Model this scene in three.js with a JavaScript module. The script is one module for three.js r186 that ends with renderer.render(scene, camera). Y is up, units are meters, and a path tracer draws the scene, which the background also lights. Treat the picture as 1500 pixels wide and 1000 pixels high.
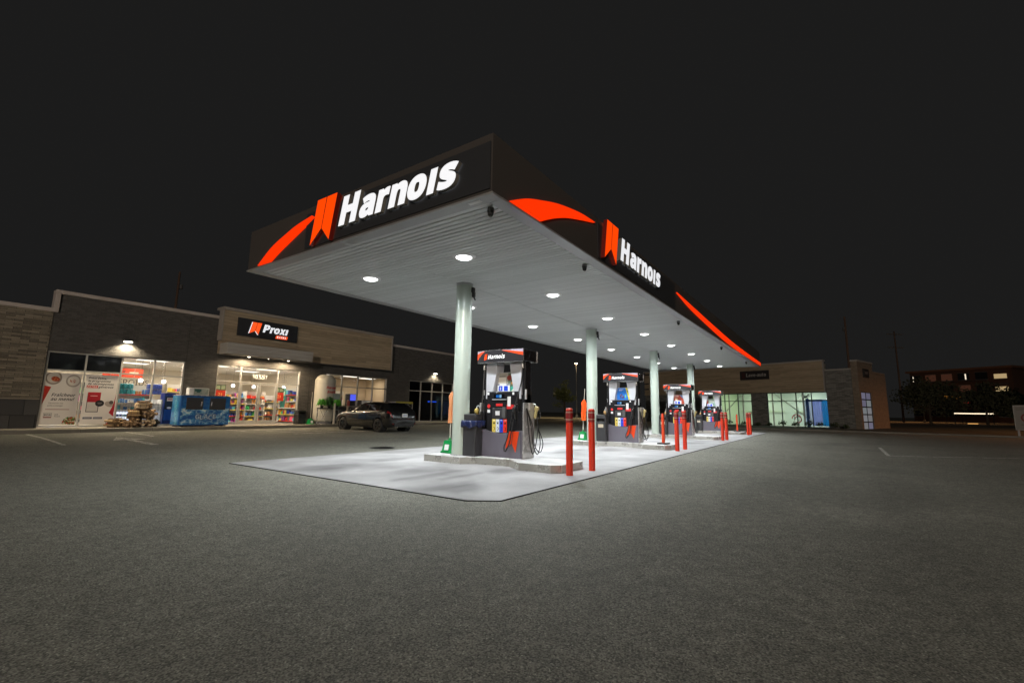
import * as THREE from 'three';
import { RoundedBoxGeometry } from 'three/addons/geometries/RoundedBoxGeometry.js';
import { mergeGeometries, toCreasedNormals } from 'three/addons/utils/BufferGeometryUtils.js';
import { FontLoader } from 'three/addons/loaders/FontLoader.js';
import { RectAreaLightUniformsLib } from 'three/addons/lights/RectAreaLightUniformsLib.js';
import { Brush, Evaluator, SUBTRACTION } from 'three-bvh-csg';

// ------------------------------------------------------------ camera, sky, moon, exposure
const scene = new THREE.Scene();
const camera = new THREE.PerspectiveCamera(73.0, 1024 / 682, 0.1, 900);
{
  const R = Math.PI / 180, p = 8.55 * R, r = 0.794 * R, y = 34.85 * R;
  const fh = new THREE.Vector3(Math.cos(y), 0, -Math.sin(y)), rt = new THREE.Vector3(Math.sin(y), 0, Math.cos(y)), up = new THREE.Vector3(0, 1, 0);
  const F = fh.clone().multiplyScalar(Math.cos(p)).addScaledVector(up, Math.sin(p));
  const U0 = up.clone().multiplyScalar(Math.cos(p)).addScaledVector(fh, -Math.sin(p));
  const U = U0.clone().multiplyScalar(Math.cos(r)).addScaledVector(rt, -Math.sin(r));
  camera.position.set(0, 1.2, 0);
  camera.up.copy(U);
  camera.lookAt(F.add(camera.position));
}
const renderer = new THREE.WebGLRenderer({ antialias: true });
renderer.toneMapping = THREE.LinearToneMapping;
renderer.toneMappingExposure = 1.0;
renderer.shadowMap.enabled = true;
{
  const w = 64, h = 32, d = new Float32Array(w * h * 4);            // an even night sky over a town
  for (let i = 0; i < w * h; i++) d.set([0.0112, 0.0111, 0.011, 1], i * 4);
  const sky = new THREE.DataTexture(d, w, h, THREE.RGBAFormat, THREE.FloatType);
  sky.mapping = THREE.EquirectangularReflectionMapping; sky.magFilter = THREE.LinearFilter; sky.needsUpdate = true;
  scene.background = sky; scene.environment = sky;
}
const moon = new THREE.DirectionalLight(0xffe8d0, 0.02);
moon.position.set(-30, 50, 40); moon.castShadow = true;
Object.assign(moon.shadow.camera, { left: -70, right: 70, top: 70, bottom: -70, far: 200 });
scene.add(moon);
RectAreaLightUniformsLib.init();
const L_CANOPY = 42, L_STORE = 19, L_WASH = 36;                        // strengths of the lamps, candela or nits

// ------------------------------------------------------------ helpers
const PI = Math.PI;
let seed = 20240611;
const rnd = () => { seed = (seed + 0x6d2b79f5) | 0; let t = Math.imul(seed ^ (seed >>> 15), 1 | seed); t = (t + Math.imul(t ^ (t >>> 7), 61 | t)) ^ t; return ((t ^ (t >>> 14)) >>> 0) / 4294967296; };
const rr = (a, b) => a + (b - a) * rnd();
const pick = a => a[Math.floor(rnd() * a.length)];
const lerp = (a, b, t) => a + (b - a) * t;
const sst = (a, b, x) => { const t = Math.min(1, Math.max(0, (x - a) / (b - a))); return t * t * (3 - 2 * t); };
const hash = (x, y, s) => { let h = Math.imul(x, 374761393) ^ Math.imul(y, 668265263) ^ Math.imul(s, 1274126177); h = Math.imul(h ^ (h >>> 13), 1274126177); return ((h ^ (h >>> 16)) >>> 0) / 4294967296; };
const vnoise = (x, y, s = 1, per = 0) => {
  const xi = Math.floor(x), yi = Math.floor(y), u = x - xi, v = y - yi, fu = u * u * (3 - 2 * u), fv = v * v * (3 - 2 * v);
  const m = n => per ? ((n % per) + per) % per : n;
  const a = hash(m(xi), m(yi), s), b = hash(m(xi + 1), m(yi), s), c = hash(m(xi), m(yi + 1), s), d = hash(m(xi + 1), m(yi + 1), s);
  return a + (b - a) * fu + (c - a) * fv + (a - b - c + d) * fu * fv;
};
const fbm = (x, y, s = 1, o = 4) => { let a = 0.5, t = 0, n = 0; for (let i = 0; i < o; i++) { t += a * vnoise(x, y, s + i * 17); n += a; a *= 0.5; x *= 2.03; y *= 2.03; } return t / n; };

const used = {};
const numbered = n => { const k = used[n] = (used[n] ?? -1) + 1; return k ? `${n}_${String(k).padStart(3, '0')}` : n; };
const metric = g => {                                               // uv in metres, by the way each face points
  const p = g.attributes.position, n = g.attributes.normal, uv = new Float32Array(p.count * 2);
  for (let i = 0; i < p.count; i++) {
    const ax = Math.abs(n.getX(i)), ay = Math.abs(n.getY(i)), az = Math.abs(n.getZ(i));
    if (ay > ax && ay > az) { uv[2 * i] = p.getX(i); uv[2 * i + 1] = p.getZ(i); }
    else if (ax > az) { uv[2 * i] = p.getZ(i); uv[2 * i + 1] = p.getY(i); }
    else { uv[2 * i] = p.getX(i); uv[2 * i + 1] = p.getY(i); }
  }
  g.setAttribute('uv', new THREE.BufferAttribute(uv, 2));
  return g;
};
const box = (x0, x1, y0, y1, z0, z1) => metric(new THREE.BoxGeometry(Math.abs(x1 - x0), Math.abs(y1 - y0), Math.abs(z1 - z0)).translate((x0 + x1) / 2, (y0 + y1) / 2, (z0 + z1) / 2));
const rbox = (x0, x1, y0, y1, z0, z1, r = 0.015, s = 2) => metric(new RoundedBoxGeometry(Math.abs(x1 - x0), Math.abs(y1 - y0), Math.abs(z1 - z0), s, Math.min(r, Math.abs(x1 - x0) / 2.02, Math.abs(y1 - y0) / 2.02, Math.abs(z1 - z0) / 2.02)).translate((x0 + x1) / 2, (y0 + y1) / 2, (z0 + z1) / 2));
const cyl = (r0, r1, h, seg = 20, x = 0, y = 0, z = 0) => new THREE.CylinderGeometry(r1, r0, h, seg).translate(x, y + h / 2, z);
const V = (...a) => new THREE.Vector3(...a);
const rod = (a, b, r, seg = 8) => {                                 // a bar from a to b
  const d = b.clone().sub(a), g = new THREE.CylinderGeometry(r, r, d.length(), seg);
  g.applyQuaternion(new THREE.Quaternion().setFromUnitVectors(V(0, 1, 0), d.clone().normalize()));
  return g.translate((a.x + b.x) / 2, (a.y + b.y) / 2, (a.z + b.z) / 2);
};
const tube = (pts, r, n = 40, seg = 8) => new THREE.TubeGeometry(new THREE.CatmullRomCurve3(pts.map(p => V(...p))), n, r, seg);
const ext = (pts, depth, bevel = 0) => {
  const s = new THREE.Shape(pts.map(p => new THREE.Vector2(p[0], p[1])));
  return new THREE.ExtrudeGeometry(s, { depth, bevelEnabled: bevel > 0, bevelSize: bevel, bevelThickness: bevel, bevelSegments: 2, curveSegments: 16 });
};
const plane = (w, h, x, y, z, ry = 0) => new THREE.PlaneGeometry(w, h).rotateY(ry).translate(x, y, z);
const join = gs => {
  if (!Array.isArray(gs)) return gs;
  gs = gs.map(g => { const q = g.index ? g.toNonIndexed() : g; for (const k of Object.keys(q.attributes)) if (!['position', 'normal', 'uv'].includes(k)) q.deleteAttribute(k); q.morphAttributes = {}; return q; });
  return mergeGeometries(gs);
};
const mesh = (name, geo, m, parent) => {                            // a part, one mesh
  const o = new THREE.Mesh(join(geo), m); o.name = name; o.castShadow = o.receiveShadow = true; parent.add(o); return o;
};
const tag = (o, label, category, group, kind) => { Object.assign(o.userData, { label, category }); if (group) o.userData.group = group; if (kind) o.userData.kind = kind; return o; };
const thing = (name, label, category, [x, y, z] = [0, 0, 0], turn = 0, group) => {
  const o = new THREE.Group(); o.name = numbered(name); o.position.set(x, y, z); o.rotation.y = turn; scene.add(o); return tag(o, label, category, group);
};
const solo = (name, geo, m, label, category, group) => { const o = mesh(numbered(name), geo, m, scene); return tag(o, label, category, group); };
const struct = (name, geo, m, label, category) => { const o = mesh(numbered(name), geo, m, scene); o.userData.kind = 'structure'; if (label) Object.assign(o.userData, { label, category }); return o; };
const copyOf = (o, [x, y, z], label, turn) => { const c = o.clone(); c.name = numbered(o.name.replace(/_\d{3}$/, '')); c.position.set(x, y, z); if (turn !== undefined) c.rotation.y = turn; c.userData = { ...o.userData, label }; scene.add(c); return c; };

// ------------------------------------------------------------ textures
const dataTex = (n, m, fn, srgb = false) => {                       // fn(x, y) -> [r, g, b] 0..1
  const d = new Uint8Array(n * m * 4);
  for (let y = 0, i = 0; y < m; y++) for (let x = 0; x < n; x++, i += 4) { const c = fn(x, y); d[i] = Math.max(0, Math.min(255, c[0] * 255)); d[i + 1] = Math.max(0, Math.min(255, c[1] * 255)); d[i + 2] = Math.max(0, Math.min(255, c[2] * 255)); d[i + 3] = 255; }
  const t = new THREE.DataTexture(d, n, m, THREE.RGBAFormat); t.wrapS = t.wrapT = THREE.RepeatWrapping; t.magFilter = THREE.LinearFilter; t.minFilter = THREE.LinearMipmapLinearFilter; t.generateMipmaps = true;
  if (srgb) t.colorSpace = THREE.SRGBColorSpace; t.needsUpdate = true; return t;
};
const canvasTex = (w, h, draw) => {
  const c = document.createElement('canvas'); c.width = w; c.height = h; draw(c.getContext('2d'), w, h);
  const t = new THREE.CanvasTexture(c); t.colorSpace = THREE.SRGBColorSpace; return t;
};
const rep = (t, sx, sy = sx) => { t.repeat.set(1 / sx, 1 / sy); return t; };
const S = (color, o = {}) => new THREE.MeshStandardMaterial({ color, roughness: 0.6, ...o });
const P = (color, o = {}) => new THREE.MeshPhysicalMaterial({ color, roughness: 0.5, ...o });
const lin = (r, g, b) => new THREE.Color().setRGB(r, g ?? r, b ?? r);
const glow = (r, g, b, k = 1) => new THREE.MeshStandardMaterial({ color: lin(0.02), emissive: lin(r, g, b), emissiveIntensity: k, roughness: 0.4 });

// asphalt: a bed of chippings, each with its own tone and height, 6 m tile
const AS = 2048, ACELL = 720;
const asphH = new Float32Array(AS * AS), asphC = new Float32Array(AS * AS);
{
  const k = ACELL / AS;
  for (let y = 0; y < AS; y++) for (let x = 0; x < AS; x++) {
    const fx = x * k, fy = y * k, cx = Math.floor(fx), cy = Math.floor(fy);
    let best = 9, id = 0;
    for (let j = -1; j <= 1; j++) for (let i = -1; i <= 1; i++) {
      const gx = (cx + i + ACELL) % ACELL, gy = (cy + j + ACELL) % ACELL;
      const dx = cx + i + hash(gx, gy, 3) - fx, dy = cy + j + hash(gx, gy, 4) - fy, d = dx * dx + dy * dy;
      if (d < best) { best = d; id = gy * ACELL + gx; }
    }
    const h = hash(id, 7, 11), low = vnoise(fx / 9, fy / 9, 5, Math.round(ACELL / 9));
    asphH[y * AS + x] = Math.max(0, (0.35 + 0.65 * h) * (1 - best * 1.3)) * (0.6 + 0.5 * low);
    const tone = hash(id, 13, 17);
    asphC[y * AS + x] = (tone > 0.985 ? 1.35 : 0.2 + 0.7 * tone) * (0.45 + 0.55 * Math.min(1, (1 - best) * 1.2)) * (0.85 + 0.3 * low);
  }
}
const asphMap = rep(dataTex(AS, AS, (x, y) => { const v = asphC[y * AS + x] * 0.62; return [v, v * 0.985, v * 0.94]; }), 6);
const asphBump = rep(dataTex(AS, AS, (x, y) => { const v = asphH[y * AS + x]; return [v, v, v]; }), 6);
const mAsphalt = new THREE.MeshStandardMaterial({ color: lin(0.64, 0.64, 0.555), map: asphMap, bumpMap: asphBump, bumpScale: 0.008, roughness: 0.82, vertexColors: true });

// concrete: cast slab with trowel blotches and pores
const concFn = (sd, a, b) => (x, y) => { const n = fbm(x / 170, y / 170, sd, 5), f = hash(x, y, sd), p = vnoise(x / 3, y / 3, sd + 2); const v = a + b * (n - 0.5) + 0.1 * (f - 0.5) + (p > 0.9 ? -0.12 : 0); return [v, v * 0.99, v * 0.965]; };
const concMap = rep(dataTex(1024, 1024, concFn(31, 0.77, 0.5)), 5);
const concBump = rep(dataTex(512, 512, (x, y) => { const v = 0.5 + 0.4 * (hash(x, y, 8) - 0.5) + 0.6 * (vnoise(x / 4, y / 4, 9, 128) - 0.5); return [v, v, v]; }), 1.5);
const mPad = new THREE.MeshStandardMaterial({ color: lin(0.62), map: concMap, bumpMap: concBump, bumpScale: 0.002, roughness: 0.75, vertexColors: true });
const mConcrete = new THREE.MeshStandardMaterial({ color: lin(0.48), map: concMap, bumpMap: concBump, bumpScale: 0.003, roughness: 0.85 });
const mSidewalk = new THREE.MeshStandardMaterial({ color: lin(0.42, 0.38, 0.31), map: concMap, bumpMap: concBump, bumpScale: 0.003, roughness: 0.85 });
const mKerb = new THREE.MeshStandardMaterial({ color: lin(0.24, 0.225, 0.19), map: concMap, bumpMap: concBump, bumpScale: 0.004, roughness: 0.9 });

// brick: courses with recessed joints, tile of 1.2 x 1.2 m
const brickTex = (bw, bh, tileW, tileH, n, fnTone, joint) => {
  const rows = Math.round(tileH / bh), cols = Math.round(tileW / bw), jw = 0.011;
  const col = [], hgt = [];
  for (let y = 0; y < n; y++) for (let x = 0; x < n; x++) {
    const my = y / n * tileH, row = Math.floor(my / bh), mx = x / n * tileW + (row % 2) * bw * 0.5, c = Math.floor(mx / bw) % cols;
    const dx = Math.min(mx % bw, bw - mx % bw), dy = Math.min(my % bh, bh - my % bh), inJ = dx < jw / 2 || dy < jw / 2;
    const g = hash(x, y, 41) - 0.5, t = fnTone(c, row % rows, vnoise(x / 9, y / 5, 44, 0));
    col.push(inJ ? joint.map(v => v * (1 + 0.25 * g)) : t.map(v => v * (1 + 0.3 * g)));
    hgt.push(inJ ? 0.15 : 0.75 + 0.2 * hash(c, row, 6) + 0.12 * g);
  }
  const i = (x, y) => y * n + x;
  return [dataTex(n, n, (x, y) => col[i(x, y)]), dataTex(n, n, (x, y) => { const v = hgt[i(x, y)]; return [v, v, v]; })];
};
const brickMat = (bw, bh, tw, th, n, tone, joint, rough, bump) => { const [a, b] = brickTex(bw, bh, tw, th, n, tone, joint); rep(a, tw, th); rep(b, tw, th); return new THREE.MeshStandardMaterial({ map: a, bumpMap: b, bumpScale: bump, roughness: rough }); };
const mBrick = brickMat(0.24, 0.08, 2.4, 2.4, 1024, (c, r, n) => { const v = 0.042 + 0.03 * hash(c, r, 51) + 0.02 * n; return [v * 1.06, v, v * 0.95]; }, [0.1, 0.092, 0.08], 0.75, 0.012);
const mStone = brickMat(0.48, 0.075, 2.4, 2.4, 1024, (c, r, n) => { const v = 0.08 + 0.15 * hash(c, r, 61) + 0.08 * n; return [v * 1.08, v * 0.93, v * 0.7]; }, [0.07, 0.062, 0.05], 0.9, 0.03);
const mStoneGrey = brickMat(0.4, 0.09, 2.4, 2.4, 1024, (c, r, n) => { const v = 0.1 + 0.13 * hash(c, r, 71) + 0.06 * n; return [v, v * 0.99, v * 0.92]; }, [0.05, 0.05, 0.046], 0.9, 0.025);
const mBrickWarm = brickMat(0.24, 0.08, 2.4, 2.4, 1024, (c, r, n) => { const v = 0.16 + 0.08 * hash(c, r, 81) + 0.05 * n; return [v, v * 0.8, v * 0.6]; }, [0.12, 0.1, 0.08], 0.85, 0.012);
const woodFn = (sd, c) => (x, y) => { const g = fbm(x / 120, y / 7, sd, 4), f = vnoise(x / 30, y / 1.6, sd + 5); const v = 0.7 + 0.45 * (g - 0.5) + 0.2 * (f - 0.5); return c.map(q => q * v); };
const mWoods = [0, 1, 2].map(i => new THREE.MeshStandardMaterial({ map: rep(dataTex(512, 256, woodFn(90 + i * 7, [[0.5, 0.4, 0.27], [0.44, 0.345, 0.23], [0.55, 0.43, 0.29]][i])), 2.2, 0.5), roughness: 0.6 }));

const grime = rep(dataTex(512, 512, (x, y) => { const v = 0.45 + 0.35 * fbm(x / 60, y / 60, 201, 4) + 0.12 * (hash(x, y, 2) - 0.5); return [v, v, v]; }), 1.2);
const mAlu = P(lin(0.55), { metalness: 0.85, roughness: 0.42, roughnessMap: grime });
const mAluFrame = P(lin(0.6, 0.58, 0.54), { metalness: 0.6, roughness: 0.45 });
const mSteel = P(lin(0.6), { metalness: 1, roughness: 0.42, roughnessMap: grime });
const mBlackPlastic = P(lin(0.018), { roughness: 0.5, roughnessMap: grime });
const mRubber = P(lin(0.012), { roughness: 0.6 });
const mWhite = P(lin(0.72), { roughness: 0.45 });
const mDarkPaint = P(lin(0.035, 0.034, 0.036), { roughness: 0.4 });
const mGlass = new THREE.MeshPhysicalMaterial({ color: 0xffffff, transmission: 1, thickness: 0, roughness: 0, ior: 1.5 });
const mGlassDark = new THREE.MeshPhysicalMaterial({ color: lin(0.35, 0.38, 0.4), transmission: 1, thickness: 0, roughness: 0, ior: 1.52 });

// ------------------------------------------------------------ ground
const groundY = (x, z) => 0.16 * sst(-11.2, -21.5, z);
{
  const axis = (lo, hi, step, far) => { const a = []; for (let v = lo; v <= hi + 1e-6; v += step) a.push(v); let s = step; for (let v = lo - s; v > -far; s *= 1.5, v -= s) a.unshift(v); s = step; for (let v = hi + s; v < far; s *= 1.5, v += s) a.push(v); return a; };
  const xs = axis(-6, 44, 0.35, 600), zs = axis(-26, 10, 0.35, 600), pos = [], uv = [], col = [], idx = [];
  for (const z of zs) for (const x of xs) {
    pos.push(x, groundY(x, z), z); uv.push(x, z);
    const big = fbm(x / 6, z / 6, 301, 4), mid = fbm(x / 0.9, z / 0.9, 311, 3), worn = sst(0.58, 0.72, fbm(x / 2.4, z / 3.1, 321, 4));
    const lane = Math.abs(Math.abs(z + 0.6 - 0.05 * x + 0.5 * (fbm(x / 9, 3, 331, 2) - 0.5)) - 0.85), tyre = x > 3 ? 0.1 * sst(0.3, 0.08, lane + 0.3 * (mid - 0.5)) : 0;   // two worn wheel tracks past the pad
    const patch = sst(0.02, 0.0, Math.max(Math.abs(x - 12.6) - 1.6, Math.abs(z + 14.2) - 0.9)) * -0.14;
    const v = 0.72 + 0.42 * big + 0.26 * (mid - 0.5) + 0.14 * worn - tyre + patch; col.push(v, v, v * 0.97);
  }
  for (let j = 0; j < zs.length - 1; j++) for (let i = 0; i < xs.length - 1; i++) { const a = j * xs.length + i, b = a + 1, c = a + xs.length, d = c + 1; idx.push(a, c, b, b, c, d); }
  const g = new THREE.BufferGeometry();
  g.setAttribute('position', new THREE.Float32BufferAttribute(pos, 3)); g.setAttribute('uv', new THREE.Float32BufferAttribute(uv, 2)); g.setAttribute('color', new THREE.Float32BufferAttribute(col, 3)); g.setIndex(idx); g.computeVertexNormals();
  struct('asphalt_ground', g, mAsphalt, 'worn grey asphalt of the forecourt and car park', 'ground');
}
// concrete pad under the canopy, with oil and tyre stains, 14 mm proud of the asphalt
const padOutline = [[4.92, -10.76], [4.92, -4.14], [5.2, -3.77], [34.9, -3.77], [34.9, -10.76]];
{
  const xs = [], zs = []; for (let x = 4.92; x < 34.91; x += 0.2) xs.push(Math.min(x, 34.9)); for (let z = -10.76; z < -3.76; z += 0.1748) zs.push(Math.min(z, -3.77));
  const pos = [], uv = [], col = [], idx = [];
  const stains = []; for (let i = 0; i < 64; i++) { const k = Math.floor(rnd() * 4); stains.push([6.6 + k * 7.35 + rr(-1.7, 3.6), rr(-10.2, -4.4), rr(0.25, 1.1), rr(0.12, 0.5), rr(0.12, 0.42)]); }
  for (const z of zs) for (const x0 of xs) {
    const cut = z > -4.14 ? 4.92 + 0.28 * (z + 4.14) / 0.37 : 4.92, x = x0 < 5.4 ? cut + (x0 - 4.92) * (5.4 - cut) / 0.48 : x0;
    pos.push(x, 0.014, z); uv.push(x, z);
    let v = 0.85 + 0.5 * (fbm(x / 2.6, z / 1.1, 401, 5) - 0.5) - 0.1 * sst(0.55, 0.7, fbm(x / 0.7, z / 2.2, 431, 4));
    for (const [sx, sz, rx, rz, k] of stains) { const d = ((x - sx) / rx) ** 2 + ((z - sz) / rz) ** 2, e = sst(1.15, 0.35, d + 1.1 * (fbm(x * 2.1, z * 2.1, 411, 3) - 0.5)); v *= 1 - k * e; }
    col.push(v, v * 0.985, v);
  }
  for (let j = 0; j < zs.length - 1; j++) for (let i = 0; i < xs.length - 1; i++) { const a = j * xs.length + i, b = a + 1, c = a + xs.length, d = c + 1; idx.push(a, c, b, b, c, d); }
  const g = new THREE.BufferGeometry();
  g.setAttribute('position', new THREE.Float32BufferAttribute(pos, 3)); g.setAttribute('uv', new THREE.Float32BufferAttribute(uv, 2)); g.setAttribute('color', new THREE.Float32BufferAttribute(col, 3)); g.setIndex(idx); g.computeVertexNormals();
  const pad = struct('concrete_pad', g, mPad, 'pale concrete pad under the canopy', 'pavement');
  const sk = []; for (let i = 0; i < padOutline.length; i++) { const [ax, az] = padOutline[i], [bx, bz] = padOutline[(i + 1) % padOutline.length], l = Math.hypot(bx - ax, bz - az); sk.push(new THREE.BoxGeometry(l + 0.02, 0.022, 0.03).rotateY(-Math.atan2(bz - az, bx - ax)).translate((ax + bx) / 2, 0.0005, (az + bz) / 2)); }
  mesh('joint_sealant', sk, S(lin(0.012), { roughness: 0.8 }), pad);
}
// painted lines, worn
const mPaint = new THREE.MeshStandardMaterial({ color: lin(0.62, 0.6, 0.53), roughness: 0.8, alphaMap: rep(dataTex(512, 512, (x, y) => { const v = fbm(x / 30, y / 30, 501, 5) + 0.25 * (hash(x, y, 5) - 0.5) > 0.4 ? 1 : 0; return [v, v, v]; }), 1.3), alphaTest: 0.5 });
const stripe = (x0, z0, x1, z1, w = 0.1) => { const n = Math.ceil(Math.hypot(x1 - x0, z1 - z0) / 0.5), l = Math.hypot(x1 - x0, z1 - z0), px = -(z1 - z0) / l * w / 2, pz = (x1 - x0) / l * w / 2, g = new THREE.PlaneGeometry(1, 1, n, 1), p = g.attributes.position, uv = g.attributes.uv;
  for (let i = 0; i < p.count; i++) { const t = p.getX(i) + 0.5, s = p.getY(i) * 2, x = lerp(x0, x1, t) + px * s, z = lerp(z0, z1, t) + pz * s; p.setXYZ(i, x, groundY(x, z) + 0.005, z); uv.setXY(i, x, z); } g.computeVertexNormals(); return g; };
for (const [a, lab] of [[[3.8, -23.1, 3.62, -17.4], 'faded white bay line by the stone wall corner'], [[6.55, -23.1, 6.35, -19.6], 'faded white bay line in front of the firewood'], [[10.25, -23.1, 10.1, -21], 'faded white bay line in front of the ice chest'], [[22.9, 1.3, 18.3, 1.24], 'faded painted line on the open asphalt running to the car wash'], [[18.3, 1.24, 21, 5.6], 'faded painted line at an angle on the open asphalt']]) struct('painted_line', stripe(...a), mPaint, lab, 'marking');
for (let i = 0; i < 4; i++) struct('hatch_line', stripe(10.9, -18.6 - i * 1.1, 15.2, -18.9 - i * 1.1, 0.16), mPaint, `${['first', 'second', 'third', 'last'][i]} faded hatch stripe in front of the shop door, counted from the forecourt`, 'marking');
{
  const s = new THREE.Shape([[-0.1, 0], [0.1, 0], [0.1, 2.1], [0.42, 2.1], [0, 3.4], [-0.42, 2.1], [-0.1, 2.1]].map(p => new THREE.Vector2(...p)));
  const g = new THREE.ShapeGeometry(s).rotateX(-PI / 2).translate(5.35, 0, -16.3), p = g.attributes.position; for (let i = 0; i < p.count; i++) p.setY(i, groundY(p.getX(i), p.getZ(i)) + 0.009); metric(g);
  struct('painted_arrow', g, mPaint, 'white painted lane arrow in front of the menu posters', 'marking');
}
{ const t = thing('manhole_cover', 'round dark manhole cover in the asphalt behind the concrete pad', 'manhole', [9.8, groundY(9.8, -11.7) + 0.002, -11.7]); mesh('frame', new THREE.RingGeometry(0.34, 0.4, 32).rotateX(-PI / 2).translate(0, 0.008, 0), S(lin(0.05), { metalness: 0.6 }), t); mesh('cover', [cyl(0.335, 0.335, 0.01, 32), ...[-0.2, -0.1, 0, 0.1, 0.2].map(v => box(-0.22, 0.22, 0.01, 0.015, v - 0.02, v + 0.02))], S(lin(0.025), { metalness: 0.7, roughness: 0.5 }), t); }

// ------------------------------------------------------------ canopy
const CX0 = 4.96, CX1 = 34.2, CZ0 = -10.93, CZ1 = -3.84, CY0 = 4.33, CY1 = 5.25;
const mFascia = P(lin(0.05, 0.044, 0.04), { roughness: 0.75 });
const mBacking = P(lin(0.02, 0.022, 0.026), { roughness: 0.7 });
const mSoffits = [0.51, 0.54, 0.57].map(v => P(lin(v * 0.97, v, v), { roughness: 0.42 }));
const mTrim = P(lin(0.34, 0.34, 0.35), { metalness: 0.4, roughness: 0.45 });
const mRed = new THREE.MeshStandardMaterial({ color: lin(0.25, 0.01, 0.0), emissive: lin(1.0, 0.033, 0.0), emissiveIntensity: 0.97, roughness: 0.35 });
const canopy = thing('fuel_canopy', 'long flat canopy with dark fascia and ribbed white soffit over the pumps', 'canopy');
{
  const T = 0.14;
  mesh('fascia_panel', box(CX0, CX0 + T, CY0, CY1, CZ0, CZ1), mFascia, canopy);
  mesh('fascia_panel', box(CX1 - T, CX1, CY0, CY1, CZ0, CZ1), mFascia, canopy);
  mesh('fascia_panel', box(CX0 + T, CX1 - T, CY0, CY1, CZ1 - T, CZ1), mFascia, canopy);
  mesh('fascia_panel', box(CX0 + T, CX1 - T, CY0, CY1, CZ0, CZ0 + T), mFascia, canopy);
  mesh('roof_deck', box(CX0 + T, CX1 - T, 4.9, 4.98, CZ0 + T, CZ1 - T), S(lin(0.2)), canopy);
  mesh('sign_backing', box(CX0 - 0.02, CX0 - 0.001, CY0 + 0.05, CY1 - 0.13, -8.6, CZ1 - 0.03), mBacking, canopy);
  mesh('sign_backing', box(8.6, 14.3, CY0 + 0.05, CY1 - 0.1, CZ1 + 0.001, CZ1 + 0.02), mBacking, canopy);
  // bright edge trim below the fascia, mitred at the corners by butting, in lengths
  const e = 0.22, ty0 = CY0 - 0.035, ty1 = CY0 - 0.003, o = 0.02;
  for (let i = 0; i < 2; i++) { const z0 = lerp(CZ0 - o, CZ1 + o, i / 2), z1 = lerp(CZ0 - o, CZ1 + o, (i + 1) / 2) - 0.004; mesh('edge_trim', rbox(CX0 - o, CX0 + e, ty0, ty1, z0, z1, 0.006), mTrim, canopy); mesh('edge_trim', rbox(CX1 - e, CX1 + o, ty0, ty1, z0, z1, 0.006), mTrim, canopy); }
  const n = 8; for (let i = 0; i < n; i++) { const x0 = lerp(CX0 + e, CX1 - e, i / n) + 0.004, x1 = lerp(CX0 + e, CX1 - e, (i + 1) / n); mesh('edge_trim', rbox(x0, x1, ty0, ty1, CZ1 - e, CZ1 + o, 0.006), mTrim, canopy); mesh('edge_trim', rbox(x0, x1, ty0, ty1, CZ0 - o, CZ0 + e, 0.006), mTrim, canopy); }
  mesh('maker_plate', rbox(5.02, 5.09, ty0 - 0.004, ty0 - 0.001, -4.35, -4.12, 0.001), mWhite, canopy);
  // soffit: narrow pans with a groove between, two runs that meet over the columns
  const pitch = 0.13, x0 = CX0 + e, x1 = CX1 - e, rows = Math.floor((x1 - x0) / pitch), zm = -7.39, rest = [];
  for (let i = 0; i < rows; i++) for (let h = 0; h < 2; h++) {
    const xa = x0 + i * pitch, za = h ? zm + 0.006 : CZ0 + e, zb = h ? CZ1 - e : zm - 0.006, g = box(xa + 0.004, xa + pitch - 0.022, CY0 - 0.02, CY0, za, zb);
    if (i < 150) mesh('soffit_pan', g, mSoffits[Math.floor(hash(i, h, 9) * 3)], canopy); else rest.push(g);
  }
  mesh('soffit_pans', rest, mSoffits[1], canopy).userData.kind = 'stuff';
  mesh('soffit_backing', box(CX0 + T, CX1 - T, CY0 + 0.02, CY0 + 0.03, CZ0 + T, CZ1 - T), S(lin(0.1)), canopy);
  // lit red swooshes
  const sw = (pts, place) => mesh('red_swoosh', place(ext(pts, 0.03, 0.004)), mRed, canopy);
  const smooth = (pts, n) => new THREE.CatmullRomCurve3(pts.map(p => V(p[0], p[1], 0)), false, 'centripetal').getPoints(n).map(p => [p.x, p.y]);
  const front = g => g.rotateY(-PI / 2).translate(CX0 - 0.006, 0, 0), side = g => g.translate(0, 0, CZ1 + 0.006);
  sw([...smooth([[-10.42, 4.345], [-9.88, 4.66], [-9.32, 4.85], [-8.96, 4.95], [-8.4, 5.04]], 24), ...smooth([[-8.3, 4.99], [-8.71, 4.83], [-9.15, 4.66], [-9.6, 4.48], [-9.88, 4.345]], 24)], front);
  sw([...smooth([[5.38, 4.345], [5.84, 4.56], [6.26, 4.7], [6.77, 4.85], [7.24, 4.95], [7.8, 5.04], [8.42, 5.085]], 28), ...smooth([[8.37, 5.07], [7.8, 4.92], [7.24, 4.76], [6.77, 4.58], [6.49, 4.45], [6.28, 4.345]], 24)], side);
  sw([...smooth([[14.5, 4.945], [16.36, 4.87], [19.1, 4.76], [23.8, 4.61], [29.3, 4.555], [34.19, 4.55]], 30), ...smooth([[34.19, 4.36], [27.9, 4.35], [22.9, 4.385], [18.3, 4.6], [16.1, 4.74], [14.5, 4.93]], 30)], side);
}
const ORD = ['first', 'second', 'third', 'fourth', 'fifth', 'sixth', 'seventh', 'eighth'];
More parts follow.
